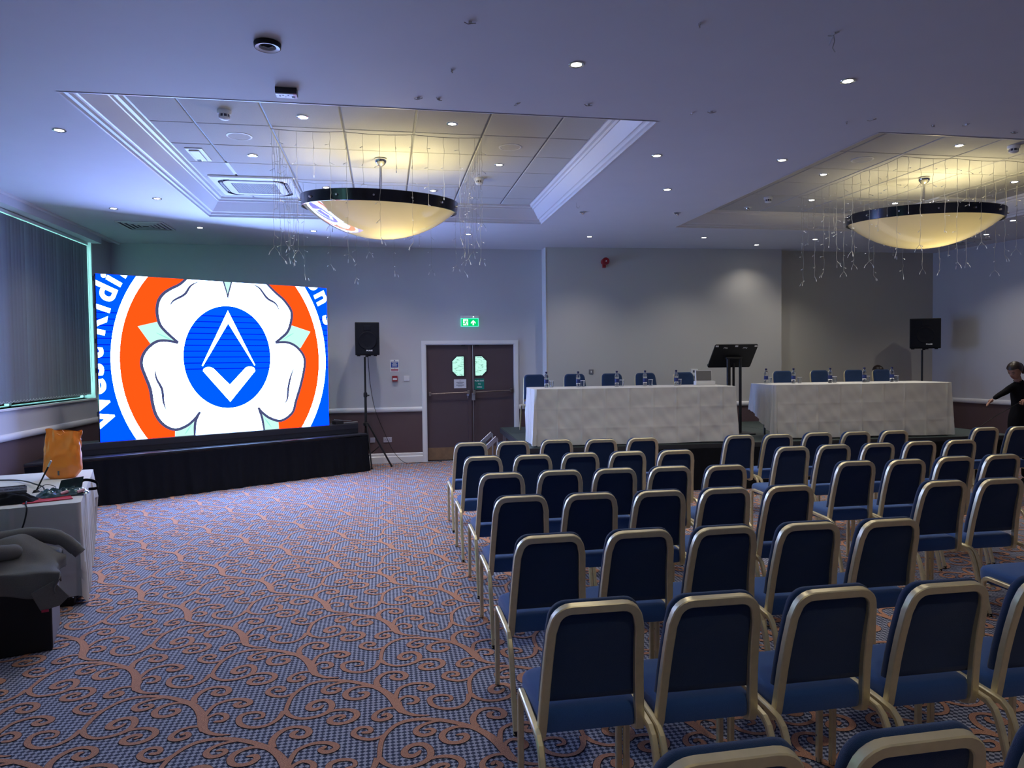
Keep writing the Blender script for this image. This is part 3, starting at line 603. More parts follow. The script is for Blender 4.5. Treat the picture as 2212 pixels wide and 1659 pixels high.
# ================================================================== CHAIRS
def make_chair():
    t = thing('banquet_chair', 'x', 'chair')
    # seat: lofted rounded slab
    def outline(s, y0, y1, w0, w1, r):
        pts = []
        cs = ((w1-r, y1-r, 0), (-w1+r, y1-r, 90), (-w0+r*.5, y0+r*.5, 180), (w0-r*.5, y0+r*.5, 270))
        for k, (cx, cy, a) in enumerate(cs):
            rr = (r if k < 2 else r*.5)
            for q in range(5): pts.append(((cx+rr*cos(rad(a+22.5*q)))*s, cy+rr*sin(rad(a+22.5*q))))
        return pts
    rows = []
    for z, e in ((.398, .012), (.402, .004), (.425, 0.), (.462, 0.), (.478, .006), (.487, .020), (.492, .05), (.494, .10)):
        rows.append([(x*(1-e/.19), .275+(y-.275)*(1-e/.19), z) for x, y in outline(1, .085, .475, .187, .198, .075)])
    sm_ = MB().grid(rows, True); n = len(rows[0]); k = len(rows)-1
    sm_.f.append(tuple(range(n-1, -1, -1))); sm_.f.append(tuple(k*n+i for i in range(n)))
    sm_.build('seat', 'navy_fabric_lit', t, smooth=50)
    lean = lambda z: .195*(.90-z)+.015*sin(pi*min(1, max(0, (z-.4)/.5)))
    def W(z): return .168+(.90-z)*.060
    # back pad
    prof = []
    for z in (.515, .60, .70, .80): prof.append((W(z)-.003, z))
    prof += [(W(.9)-.062+.061*cos(rad(a)), .835+.068*sin(rad(a))) for a in range(0, 91, 15)]
    ring = prof + [(-x, z) for x, z in prof[::-1]]
    rows = []
    for dy, e in ((-.004, .030), (-.004, .028), (.008, .004), (.014, -.002), (.035, -.003), (.047, .005), (.053, .020), (.056, .05)):
        rows.append([(x*(1-e/.17), lean(z)+dy, .70+(z-.70)*(1-e/.2)) for x, z in ring])
    pm = MB().grid(rows, True); n = len(ring); k = len(rows)-1
    pm.f.append(tuple(range(n-1, -1, -1))); pm.f.append(tuple(k*n+i for i in range(n)))
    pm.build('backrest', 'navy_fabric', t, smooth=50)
    # metal back frame, one bent tube with hooked ends
    P = [(W(.40)-.002, .185, .392), (W(.40), .135, .386), (W(.40)+.001, .108, .395), (W(.43)+.001, .096, .425)]
    P += [(W(z), lean(z), z) for z in (.50, .60, .70, .80)]
    P += [(W(.9)-.075+.060*cos(rad(a)), lean(.826+.060*sin(rad(a))), .826+.060*sin(rad(a))) for a in range(10, 91, 16)]
    P = [(x-.013 if i < 8 else x, y, z) for i, (x, y, z) in enumerate(P)]
    full = P + [(-x, y, z) for x, y, z in P[::-1]]
    # custom sweep: section axes = outward in plane, and backwards
    m = MB(); rows = []; N = len(full)
    for i, p in enumerate(full):
        p = Vector(p); tg = (Vector(full[min(i+1, N-1)])-Vector(full[max(i-1, 0)])).normalized()
        back = Vector((0, -1, -.19)).normalized() if 3 < i < N-4 else None
        xax = Vector((1, 0, 0))
        if back is None: u = xax - xax.dot(tg)*tg; u.normalize(); v = tg.cross(u)
        else: v = (back-back.dot(tg)*tg).normalized(); u = v.cross(tg)
        if u.dot(xax) < 0 and i < 4: u = -u; v = -v
        rows.append((p, u, v))
    # keep orientation continuous
    for i in range(1, N):
        p, u, v = rows[i]
        if u.dot(rows[i-1][1]) < 0: u = -u
        if v.dot(rows[i-1][2]) < 0: v = -v
        rows[i] = (p, u, v)
    a, b, e = .0168, .0150, .0035
    sec = [(a, b-e), (a-e, b), (-a+e, b), (-a, b-e), (-a, -b+e), (-a+e, -b), (a-e, -b), (a, -b+e)]
    m.grid([[p+x*u+y*v+Vector((0, -.010, 0)) for x, y in sec] for p, u, v in rows], True); m.f.append(tuple(range(7, -1, -1))); m.f.append(tuple((N-1)*8+i for i in range(8)))
    m.build('back_frame', 'champagne', t, smooth=24)
    # side frames: front leg, rail and rear leg of one bent tube
    for s in (1, -1):
        x = .2065*s
        pts = [(x, .405, .006), (x, .402, .30), (x, .398, .385)] + [(x, .356+.042*cos(rad(q)), .392+.042*sin(rad(q))) for q in (20, 45, 70, 90)]
        pts += [(x, .25, .431), (x, .10, .424), (x, .035, .418), (x, .005, .400), (x, -.012, .372), (x, -.03, .33), (x, -.075, .18), (x, -.128, .006)]
        lf = MB().tube(pts, 1, rect=(.0122, .0125), up=(1, 0, 0)).build('leg_frame', 'champagne', t, smooth=24)
        for y in (.405, -.129): MB().cyl((x, y, 0), (x, y, .022), .013, n=8).build('foot_cap', 'rubber', lf)
        MB().cyl((x-.014, .404, .25), (x+.014, .404, .25), .005, n=6).cyl((x-.014, .404, .12), (x+.014, .404, .12), .005, n=6).build('stud', 'chrome', lf)
    cr = MB()
    for y in (.16, .36): cr.tube([(-.205, y, .392), (.205, y, .392)], 1, rect=(.008, .010), up=(0, 0, 1))
    cr.build('seat_rail', 'champagne', t)
    return t
chair = make_chair(); learn(chair); first = [True]
ORD = ['first', 'second', 'third', 'fourth', 'fifth', 'sixth', 'seventh']
def place_chair(x, y, rz, label, group, z=0.):
    if first[0]: first[0] = False; chair.location = (x, y, z); chair.rotation_euler = (0, 0, rz); chair['label'] = label; chair['group'] = group; return chair
    return dup(chair, (x, y, z), rz, label, group)
ROWS = [ # name of the row, [(x, y of the top of the back)]
 ('left', 'row nearest the stage', [(.87, 7.40), (1.32, 7.40), (1.80, 7.42), (2.27, 7.34), (2.74, 7.35)]),
 ('left', 'second row from the stage', [(.85, 6.30), (1.30, 6.28), (1.75, 6.30), (2.20, 6.29), (2.66, 6.26)]),
 ('left', 'third row from the stage', [(.86, 5.32), (1.32, 5.34), (1.76, 5.33), (2.21, 5.32), (2.66, 5.27)]),
 ('left', 'fourth row from the stage', [(.83, 4.39), (1.28, 4.37), (1.74, 4.36), (2.19, 4.35), (2.64, 4.33)]),
 ('left', 'fifth row from the stage', [(.78, 3.37), (1.24, 3.37), (1.68, 3.345), (2.14, 3.33), (2.59, 3.31)]),
 ('left', 'sixth row from the stage', [(.72, 2.40), (1.16, 2.38), (1.62, 2.36), (2.07, 2.33), (2.53, 2.31)]),
 ('left', 'back row', [(.73, 1.415), (1.175, 1.40), (1.63, 1.385)]),
 ('right', 'row nearest the stage', [(3.85, 7.31), (4.29, 7.27), (4.80, 7.31), (5.26, 7.28), (5.74, 7.27)]),
 ('right', 'second row from the stage', [(3.82, 6.22), (4.28, 6.25), (4.76, 6.25), (5.25, 6.28), (5.71, 6.28)]),
 ('right', 'third row from the stage', [(3.77, 5.22), (4.22, 5.20), (4.72, 5.25), (5.19, 5.26)]),
 ('right', 'fourth row from the stage', [(3.74, 4.25), (4.18, 4.24)]),
 ('right', 'fifth row from the stage', [(3.70, 3.27)]),
 ('far right', 'row nearest the stage', [(6.96, 7.29), (7.43, 7.27)]),
]
rj = random.Random(5)
for blk, row, pts in ROWS:
    for i, (x, y) in enumerate(pts):
        n = len(pts)
        w_ = ('only chair in view' if n == 1 else '%s chair from the left' % ORD[i])
        place_chair(x, y, rad(rj.uniform(-.6, .6)), 'blue banquet chair, %s block, %s, %s' % (blk, row, w_), 'audience chairs in the %s block' % blk)
DZ_ = .62
for i, x in enumerate((2.36, 3.03, 3.66, 4.24, 4.91)):
    place_chair(x, 11.30, pi+rad(rj.uniform(-3, 3)), 'blue chair on the stage facing us, %s from the left behind the left head table' % ORD[i], 'chairs behind the left head table', DZ_)
for i, x in enumerate((6.69, 7.38, 8.04, 8.58)):
    place_chair(x, 11.25, pi+rad(rj.uniform(-3, 3)), 'blue chair facing us, %s from the left behind the right head table' % ORD[i], 'chairs behind the right head table', DZ_)

# ================================================================== HEAD TABLE STAGE
HA = rad(-2.3); H0 = (1.80, 9.00)
hs = thing('stage', 'raised platform with dark green deck carrying the two head tables', 'stage', (*H0, 0), HA)
xs = [0, 2.0, 4.0, 6.0, 7.0]; 
for i in range(4):
    for j in range(3):
        MB().box(xs[i]+.004, xs[i+1]-.004, j*1.0+.004, j*1.0+.996, .585, .618).build('deck_panel', 'deck', hs)
fr = MB(); fr.box(0, 7, -.012, .004, .53, .615); fr.box(0, 7, 2.996, 3.012, .53, .615); fr.box(-.012, .004, -.012, 3.012, .53, .612); fr.box(6.996, 7.012, -.012, 3.012, .53, .612)
for y in (1, 2): fr.box(0, 7, y-.02, y+.02, .50, .584)
fr.build('edge_frame', 'dark_grey', hs)
for x in (.06, 2, 4, 6, 6.94):
    for y in (.06, 1.0, 2.0, 2.94): MB().box(x-.024, x+.024, y-.024, y+.024, 0, .584).build('leg', 'alu', hs)
skirt(.02, 7.0, .56, .010, 11, .01, -.01).build('skirt', 'black_cloth', hs, smooth=70)
skirt(.0, 3.0, .56, .010, 12, .01, 0).build('side_skirt', 'black_cloth', hs, smooth=70).matrix_local = Matrix.Translation((7.02, 0, 0)) @ Matrix.Rotation(rad(90), 4, 'Z')
st = thing('stage_steps', 'aluminium steps leaning on the left end of the head table platform', 'steps', (1.75, 11.05, 0), HA)
for y in (0, .72):
    MB().tube([(-.04, y, .545), (-.62, y, .02)], 1, rect=(.012, .035), up=(0, 1, 0)).build('stringer', 'alu', st)
    MB().tube([(-.04, y, .545), (-.03, y, .47), (-.03, y, .01)], 1, rect=(.012, .012), up=(0, 1, 0)).build('strut', 'alu', st)
for x, z in ((-.24, .37), (-.44, .19)): MB().box(x-.13, x+.09, .012, .708, z, z+.03).build('tread', 'deck', st)

def cloth_table(name, label, loc, rz, L_, D_, H_, seed, group, drop, cr=.32, sag=(0, 0), top=None):
    "tablecloth over a folding table; local x along the front, y to the back, front face towards -Y"
    tb = thing('folding_table', label[0], 'table', loc, rz, group=group and group+' beneath')
    MB().box(.02, L_-.02, .02, D_-.02, H_-.035, H_-.008).build('tabletop', 'wood', tb)
    for x in (.18, L_-.18):
        for y in (.08, D_-.08): MB().tube([(x, y, 0), (x, y, H_-.035)], .014, 8).build('leg', 'black_metal', tb)
    R_ = random.Random(seed); ph = [R_.uniform(0, 6.28) for _ in range(8)]
    r = .012; per = []    # perimeter points: (x, y, nx, ny, s)
    st_ = .013; s = 0
    def side(x0, y0, x1, y1, nx, ny):
        nonlocal s
        n = max(2, int(math.dist((x0, y0), (x1, y1))/st_))
        for i in range(n):
            t = i/n; per.append((x0+(x1-x0)*t, y0+(y1-y0)*t, nx, ny, s+math.dist((x0, y0), (x1, y1))*t))
        s += math.dist((x0, y0), (x1, y1))
    def corner(cx, cy, a0):
        nonlocal s
        for i in range(5):
            a = rad(a0+22.5*i); per.append((cx+.03*cos(a), cy+.03*sin(a), cos(a), sin(a), s)); s += .01
    q = .03
    side(q, 0, L_-q, 0, 0, -1); corner(L_-q, q, -90); side(L_, q, L_, D_-q, 1, 0); corner(L_-q, D_-q, 0)
    side(L_-q, D_, q, D_, 0, 1); corner(q, D_-q, 90); side(0, D_-q, 0, q, -1, 0); corner(q, q, 180)
    rows = []; nz = 62; m = MB()
    def crease(v, c, wd=.010): return math.exp(-((v-c)/wd)**2)
    topn = len(per); rows.append([(L_/2+(x-L_/2)*.0, D_/2, H_+.004) for x, y, *_ in per])
    rows.append([(x-nx*.03, y-ny*.03, H_+.003) for x, y, nx, ny, _ in per])
    for k in range(nz+1):
        t = k/nz; row = []
        for x, y, nx, ny, sx in per:
            dr = drop(x, y, nx, ny); z = H_-dr*t
            d = .004+.004*t
            fold = 0
            if abs(nx) > .5: fold = (.016*sin(sx*38+ph[0])+.010*sin(sx*83+ph[1]))*t*(1.2 if dr > .5 else .6)
            else: fold = (.006*sin(sx*5.2+ph[2])+.004*sin(sx*11+ph[3]+t*3))*t+.0030*sin(sx*17+z*21+ph[4]+1.5*sin(sx*3))*t+.0024*sin(sx*11-z*26+ph[5]+2*sin(sx*2.1))+.0014*sin(sx*41+z*33)
            g = (sx+ph[6]*.05) % cr; c1 = crease(g, cr/2, .012)*.0105*(1+.3*sin(z*9+sx)); c2 = (crease(dr*t, .26, .012)+crease(dr*t, .52, .012))*.0024 if ny < 0 else 0
            cor = .05*t*abs(nx*ny)*2
            d += fold+c1+c2+cor
            zz = z+(.006*sin(sx*4+ph[7]) if k == nz else 0)
            row.append((x+nx*d, y+ny*d, max(.006, zz)))
        rows.append(row)
    m.grid(rows, True)
    cl = m.build('tablecloth', 'linen', None, smooth=60); cl.location = loc; cl.rotation_euler = (0, 0, rz); tag(cl, label[1], 'tablecloth', group)
    return tb, cl
HD = lambda d: (lambda x, y, nx, ny: d)
cloth_table('t', ('folding table hidden beneath the left head table cloth', 'creased white cloth over the left head table'), (1.91, 9.105, .62), rad(-3.6), 2.74, .78, .755, 1, 'head table cloths', lambda x, y, nx, ny: .742 if ny < .5 else .35)
def d2(x, y, nx, ny):
    if nx < -.5: return .735-.36*min(1, max(0, y)/.8)
    return .735 if ny < .5 else .35
cloth_table('t', ('folding table hidden beneath the right head table cloth', 'creased white cloth over the right head table'), (5.29, 9.06, .62), rad(-4.2), 2.62, .78, .755, 2, 'head table cloths', d2)

def make_bottle():
    t = thing('water_bottle', 'x', 'bottle')
    MB().lathe([(.001, .002), (.024, .001), (.029, .008), (.029, .05), (.0265, .055), (.029, .060), (.029, .062)], n=16).build('base', 'clear', t, smooth=50)
    MB().lathe([(.029, .062), (.0285, .12), (.030, .126), (.030, .145), (.027, .158), (.018, .180), (.0125, .188), (.0125, .196)], n=16).build('body', 'clear', t, smooth=50)
    MB().lathe([(.0295, .056), (.0298, .058), (.0298, .108), (.0295, .110)], n=16).build('label_band', 'bottle_label', t, smooth=50)
    MB().lathe([(.015, .194), (.0155, .196), (.0155, .214), (.014, .217), (.0005, .217)], n=14).build('cap', 'cap_navy', t, smooth=40)
    return t
def make_glass():
    t = thing('tumbler', 'x', 'glass')
    MB().lathe([(.001, .001), (.024, .001), (.026, .006), (.031, .088), (.0285, .088), (.0235, .012), (.001, .010)], n=20).build('body', 'clear', t, smooth=50)
    MB().lathe([(.0312, .083), (.0322, .086), (.0312, .090), (.0282, .090), (.028, .086)], n=20).build('rim', 'white_gloss', t, smooth=50)
    return t
bt = make_bottle(); learn(bt); gl = make_glass(); learn(gl)
ZB = .62+.755+.0045
B1 = [(2.165, 9.52), (2.60, 9.47), (3.135, 9.42), (3.535, 9.40), (3.985, 9.385)]; B2 = [(5.44, 9.56), (5.80, 9.44), (6.33, 9.36), (6.88, 9.36), (7.33, 9.36)]
G1 = [(2.255, 9.60), (2.69, 9.56), (3.24, 9.52), (3.64, 9.46), (4.06, 9.45)]; G2 = [(5.53, 9.62), (5.91, 9.46), (6.45, 9.43), (6.98, 9.42), (7.45, 9.42)]
f1 = f2 = True
for nm, P, G in (('left', B1, G1), ('right', B2, G2)):
    for i in range(5):
        l1 = 'water bottle with navy label on the %s head table, %s from the left' % (nm, ORD[i]); l2 = 'clear tumbler beside the %s bottle from the left on the %s head table' % (ORD[i], nm)
        if f1: bt.location = (*P[i], ZB); bt['label'] = l1; bt['group'] = 'water bottles'; f1 = False
        else: dup(bt, (*P[i], ZB), .7*i, l1, 'water bottles')
        if f2: gl.location = (*G[i], ZB); gl['label'] = l2; gl['group'] = 'tumblers'; f2 = False
        else: dup(gl, (*G[i], ZB), 0, l2, 'tumblers')
t = thing('card_box', 'open white card box standing on the left head table near its right end', 'box', (4.44, 9.46, ZB), rad(-8))
MB().box(-.135, .135, -.06, .07, 0, .055).build('tray', 'card_white', t, bevel=.003)
ld = MB().prism([(.03, .056), (.065, .056), (.085, .205), (.050, .205)], 'x', -.115, .115).build('lid', 'card_white', t)
MB().prism([(.0265, .062), (.029, .062), (.0485, .198), (.046, .198)], 'x', -.105, .108).build('lid_liner', 'card_grey', ld)

# lectern
t = thing('lectern', 'black tubular lectern with a slanted reading board between the head tables', 'lectern', (5.12, 9.95, .618), rad(-4))
bd = MB().prism([(-.34, 1.33), (-.34, 1.0)], 'y', 0, 0) if False else MB()
tl = Matrix.Translation((0, 0, 1.17)) @ Matrix.Rotation(rad(24), 4, 'X')
def rr(w_, h, r, sh=0.):
    pts = []
    for cx, cz, a in ((w_/2-r, h/2-r, 0), (-w_/2+r, h/2-r, 90), (-w_/2+r, -h/2+r, 180), (w_/2-r, -h/2+r, 270)):
        for q in range(5): pts.append((cx+r*cos(rad(a+22.5*q)), cz+r*sin(rad(a+22.5*q))))
    return [(x+sh*z, z) for x, z in pts]
bo = MB().prism(rr(.66, .37, .022, .19), 'y', -.012, .012, tl).build('reading_board', 'black_plastic', t)
MB().prism([(-.35, -.180), (.29, -.180), (.29, -.15), (-.35, -.15)], 'y', .012, .05, tl).build('book_ledge', 'black_plastic', t)
for x in (-.27, .03, .33): MB().box(x-.022, x+.022, -.016, -.010, .150, .172, tl).build('clip', 'white_gloss', t)
for x in (-.135, .165):
    p = [(x-.03+.0008*i*1.0, .128+.016*(sin(i*.42))) for i in range(0)]
    lp = [(x-.032, .122), (x-.024, .140), (x-.012, .142), (x-.010, .124), (x+.000, .142), (x+.010, .140), (x+.012, .124), (x+.024, .124), (x+.030, .142)]
    MB().tube([(a, -.0135, b) for a, b in lp], .0032, 5).build('logo', 'white_print', t)
    o = t.children[-1] if t.children else None
for o in bpy.data.objects:
    if o.name.startswith('logo') and o.parent == t: o.data.transform(tl)
MB().cyl((0, .0, .02), (0, 0, .024), .001)
for x, y in ((-.09, -.04), (-.03, .05), (.035, .05), (.10, -.04)): MB().tube([(x, y, .02), (x, y, 1.14)], .021 if abs(x) > .05 else .018, 10).build('column', 'black_metal', t, smooth=50)
MB().box(-.12, .13, -.06, .08, 1.12, 1.15).build('head_plate', 'black_metal', t, bevel=.004)
MB().box(-.26, .27, -.2, .24, 0.001, .02).build('base_plate', 'black_metal', t, bevel=.004)

# speakers on stands
def speaker(label, x, y, zb, rz, w_, h, d, lx):
    t = thing('loudspeaker', label, 'speaker', (x, y, zb), rz)
    pl = [(-w_/2, -d*.5), (w_/2, -d*.5), (w_/2*.66, d*.5), (-w_/2*.66, d*.5)]
    MB().prism(pl, 'z', 0, h).build('cabinet', 'black_plastic', t, bevel=.012)
    g = MB(); n = 10; rows = []
    for i in range(n+1):
        xx = -w_/2+.02+(w_-.04)*i/n; yy = -d*.5-.004-.014*(1-(2*i/n-1)**2); rows.append([(xx, yy, .02), (xx, yy, h-.02)])
    g.grid(rows).build('grille', 'black_grille', t, smooth=60)
    dr = MB(); dr.lathe([(.055, 0), (.13, .003), (.14, .006), (.145, .003), (.15, 0)], n=24, m=Matrix.Translation((0, -d*.5-.016, .24)) @ Matrix.Rotation(rad(90), 4, 'X')); dr.build('driver_ring', 'black_grille', t, smooth=40)
    MB().box(-.06, .06, -d*.5-.022, -d*.5-.008, h-.14, h-.06).build('horn', 'black_grille', t, bevel=.01)
    text('logo', 'PULSE', .030, 'white_print', t, T(lx, -d*.5-.0225, .075) @ FACE_S, off=.0012, sx=1.25)
    for xx in (-w_/2+.06, .03, w_/2-.07): MB().box(xx-.025, xx+.025, -d*.4, -d*.4+.05, -.016, .004).build('foot', 'rubber', t)
    MB().cyl((0, 0, -.03), (0, 0, .01), .026, n=14).build('pole_socket', 'black_metal', t)
    return t
def tripod(label, x, y, zt, zhub, legs, cat='stand'):
    t = thing('speaker_stand', label, cat, (x, y, 0))
    MB().tube([(0, 0, zhub-.06), (0, 0, 1.22)], .0215, 12).build('lower_pole', 'black_metal', t, smooth=50); MB().tube([(0, 0, 1.18), (0, 0, zt)], .017, 12).build('upper_pole', 'black_metal', t, smooth=50)
    MB().lathe([(.028, 1.17), (.032, 1.18), (.032, 1.23), (.026, 1.25)], n=14).cyl((.03, 0, 1.20), (.065, 0, 1.20), .012, n=8).build('clamp', 'black_metal', t, smooth=40)
    MB().lathe([(.03, zhub-.03), (.045, zhub-.02), (.045, zhub+.02), (.03, zhub+.03)], n=14).build('hub', 'black_metal', t, smooth=40)
    MB().lathe([(.026, .16), (.03, .17), (.03, .20), (.026, .21)], n=12).build('lower_collar', 'black_metal', t); MB().tube([(0, 0, .18), (0, 0, zhub)], .012, 8).build('centre_rod', 'black_metal', t)
    for a, r in legs:
        u = Vector((cos(rad(a)), sin(rad(a)), 0)); lg = MB().tube([u*.04+Vector((0, 0, zhub)), u*r+Vector((0, 0, .012))], 1, rect=(.014, .010), up=(0, 0, 1)).build('leg', 'black_metal', t)
        MB().tube([u*.025+Vector((0, 0, .185)), u*(r*.52)+Vector((0, 0, zhub*.48))], 1, rect=(.008, .004), up=(0, 0, 1)).build('brace', 'black_metal', t)
        MB().cyl(u*r+Vector((0, 0, 0)), u*r+Vector((0, 0, .03)), .016, n=8).build('rubber_foot', 'rubber', lg)
    return t
tripod('black tripod stand right of the low stage, left of the doors', -.33, 12.15, 1.84, .72, ((-12, .42), (100, .30), (-72, .29)))
speaker('black loudspeaker on a stand between the video wall and the doors', -.295, 12.15, 1.868, rad(6), .40, .545, .30, .03)
tripod('black tripod stand at the right wall behind the head tables', 9.62, 11.50, 1.86, .72, ((-90, .45), (30, .42), (150, .42)))
speaker('black loudspeaker on a stand in the corner by the right wall', 9.655, 11.50, 1.888, rad(-33), .50, .54, .34, .06)
cb_ = MB().tube([tuple(p) for p in catmull([(-.28, 12.28, 1.86), (-.255, 12.40, 1.40), (-.18, 12.46, .94), (-.03, 12.47, .54), (.12, 12.45, .21), (.30, 12.42, .02), (.48, 12.40, .006), (.70, 12.42, .006), (.95, 12.46, .006)], 8)], .0045, 6).build('cable', 'black_plastic', None, smooth=60)
tag(cb_, 'thin black cable hanging from the left loudspeaker down to the floor', 'cable')
# ================================================================== LEFT TABLE
# local frame: x runs along the near short edge (to the right), y away along the long edge
TA = math.atan2(7.49-5.69, -2.80+2.22)-pi/2      # direction of the long edge
TL, TD = .90, 1.89
ux, uy = cos(TA), sin(TA)
TO = (-2.22-ux*TL, 5.69-uy*TL)
def d3(x, y, nx, ny):
    if nx > .5: return .735 - .50*max(0, (y-.75)/1.2)**1.2 if y > .75 else .735
    return .685
cloth_table('t', ('folding table hidden beneath the control table cloth', 'white cloth hanging over the control table at the left'), (*TO, 0), TA, TL, TD, .75, 5, 'control table', d3, cr=.9)
def LTp(x, y, z=.7545): return (TO[0]+x*cos(TA)-y*sin(TA), TO[1]+x*sin(TA)+y*cos(TA), z)
def loc(px, py):      # world xy -> local of the control table
    dx, dy = px-TO[0], py-TO[1]; return dx*cos(TA)+dy*sin(TA), -dx*sin(TA)+dy*cos(TA)
# orange carrier bag
bag = thing('carrier_bag', 'crumpled orange plastic carrier bag standing on the control table', 'bag', (-2.845, 6.95, .7545), rad(8))
def bagmesh(sc, z0, z1, amp, seed, m, name):
    R_ = random.Random(seed); rows = []; ph = [R_.uniform(0, 6.28) for _ in range(9)]; nz = 30; n = 72
    for k in range(nz+1):
        t = k/nz; z = z0+(z1-z0)*t
        wx = np.interp(t, [0, .04, .16, .45, .75, .92, 1], [.098, .118, .156, .150, .143, .136, .138])*sc
        wy = np.interp(t, [0, .05, .25, .5, .8, 1], [.06, .07, .088, .080, .040, .012])*sc
        row = []
        for i in range(n):
            a = 2*pi*i/n; ca, sa = cos(a), sin(a); e = .62
            x = wx*math.copysign(abs(ca)**e, ca); y = wy*math.copysign(abs(sa)**e, sa)
            wr = amp*(.3+.7*t)*(sin(4*a+ph[0]+t*5)*.5+sin(9*a+ph[1]-t*7+2*sin(t*6))*.35+sin(17*a+ph[2]+t*13)*.2)+amp*.5*abs(sin(6*(x*5+t*2.2)+ph[3]))*t
            zz = z + (.006*sin(2*a+.5)+.006*sin(5*a+ph[4]))*t**5 - .014*t**4*(x/.13) 
            row.append((x+wr*ca+.015*t*t, y+wr*sa*1.2, max(z0, zz)))
        rows.append(row)
    mb = MB().grid(rows, True); mb.f.append(tuple(range(n-1, -1, -1)))
    if m == 'dark_grey': mb.f.append(tuple(nz*n+i for i in range(n)))
    return mb.build(name, m, bag, smooth=25)
bagmesh(.96, 0, .425, .011, 4, 'orange_bag', 'bag_skin')
MB().tube([tuple(p) for p in catmull([(-.02, -.055, .40), (.01, -.07, .385), (.035, -.065, .405), (.02, -.05, .425)], 6)], .004, 6).build('handle_loop', 'orange_bag', bag, smooth=60)
cn = MB().prism([(.115, .395), (.165, .415), (.160, .380), (.125, .355)], 'y', -.006, .010).build('corner_knot', 'orange_bag', bag, bevel=.004)
MB().box(-.018, -.004, -.0905, -.089, .035, .075).build('printed_mark', 'ink', bag)
# laptop / control box at the frame's edge
t = thing('laptop', 'black laptop lying open at the left end of the control table', 'laptop', (-3.02, 6.20, .755), TA+rad(6))
MB().box(-.20, .20, -.13, .13, .006, .028).build('base', 'dark_grey', t, bevel=.006)
for r_ in range(4):
    for c_ in range(11): MB().box(-.18+c_*.033, -.152+c_*.033, -.03+r_*.033, -.002+r_*.033, .028, .031).build('key', 'key_grey', t)
MB().box(-.05, .05, -.11, -.05, .028, .0292).build('touchpad', 'key_grey', t); MB().box(-.18, -.13, .10, .12, .028, .0292).build('sticker', 'white_print', t)
MB().box(-.19, .19, .105, .128, .028, .034).build('hinge_bar', 'black_plastic', t, bevel=.003)
t = thing('antenna', 'slim black antenna rod with a white tip on the control table', 'antenna', (-2.735, 6.20, .755))
MB().tube([(0, 0, .012), (.092, 0, .200)], .0065, 8).build('rod', 'black_plastic', t, smooth=60); MB().tube([(.092, 0, .200), (.114, 0, .246)], .0075, 8).build('tip', 'white_plastic', t, smooth=60)
MB().lathe([(.022, .001), (.024, .006), (.018, .016), (.008, .02)], n=14).build('base', 'black_plastic', t, smooth=50)
def crumple(name, m, parent, w_, d_, h_, seed, amp, smooth=30):
    R_ = random.Random(seed); ph = [R_.uniform(0, 6.28) for _ in range(8)]; rows = []; n = 26
    for i in range(n+1):
        row = []
        for j in range(n+1):
            u, v = 2*i/n-1, 2*j/n-1; x = w_*u*(1+.06*sin(3*v+ph[0])); y = d_*v*(1+.08*sin(4*u+ph[1]))
            edge = max(0, 1-max(abs(u), abs(v))**4)
            z = h_*edge+amp*edge*(sin(7*u+ph[2]+3*sin(2*v))*.5+sin(11*v+ph[3]-4*u)*.4+sin(19*u+13*v+ph[4])*.25+.3*abs(sin(8*u-6*v+ph[5])))
            row.append((x, y, max(.002, z)))
        rows.append(row)
    m_ = MB().grid(rows); b = [i*(n+1) for i in range(n+1)]
    return m_.build(name, m, parent, smooth=smooth)
t = thing('folder', 'flat red card folder under the foil pouch on the control table', 'folder', (-2.50, 5.86, .755), TA+rad(10))
MB().box(-.17, .14, -.12, .12, .0005, .006).build('cover', 'red_card', t)
t = thing('foil_pouch', 'crumpled dark green shiny pouch near the control table corner', 'pouch', (-2.47, 6.02, .762), TA+rad(14))
crumple('skin', 'foil_green', t, .165, .115, .030, 3, .020, 18)
MB().prism([(-.02, .03), (.14, .03), (.155, .115), (-.0, .10)], 'y', .05, .056).build('flap', 'foil_green', t, bevel=.002)
MB().tube([tuple(p) for p in catmull([(.10, .06, .03), (.16, .08, .08), (.235, .05, .06), (.24, .0, .02), (.17, -.03, .02)], 6)], 1, rect=(.011, .003), up=(0, 0, 1)).build('strap', 'black_cloth', t, smooth=50)
for k, (x, y) in enumerate(((-.03, -.095), (.08, -.10))): MB().tube([(x, y, .018), (x+.05, y+.01, .03)], .012, 8).build('pink_packet', 'plug_pink', t, smooth=50)
t = thing('black_bag', 'floppy black cloth bag at the near edge of the control table', 'bag', (-2.80, 5.74, .755), TA+rad(4))
crumple('skin', 'black_cloth', t, .25, .10, .055, 8, .018, 60)
def wire(name, label, pts, r, m='black_plastic', n=8):
    o = MB().tube([tuple(p) for p in catmull(pts, n)], r, 6).build(name, m, None, smooth=60); tag(o, label, 'cable'); return o
wire('cable', 'black cable curving over the far side of the control table', [(-3.45, 6.9, .762), (-3.2, 6.85, .764), (-3.0, 6.65, .775), (-2.86, 6.45, .785), (-2.75, 6.34, .776), (-2.70, 6.25, .77)], .006)
wire('cable', 'thin black cable looping by the foil pouch on the control table', [(-2.74, 6.18, .765), (-2.70, 6.28, .80), (-2.60, 6.22, .785), (-2.62, 6.10, .78), (-2.70, 6.05, .775)], .003)
wire('cable', 'black cable hanging down the near side of the control table', [(-2.62, 5.80, .765), (-2.56, 5.64, .765), (-2.525, 5.575, .73), (-2.54, 5.545, .62), (-2.58, 5.50, .50)], .0055)
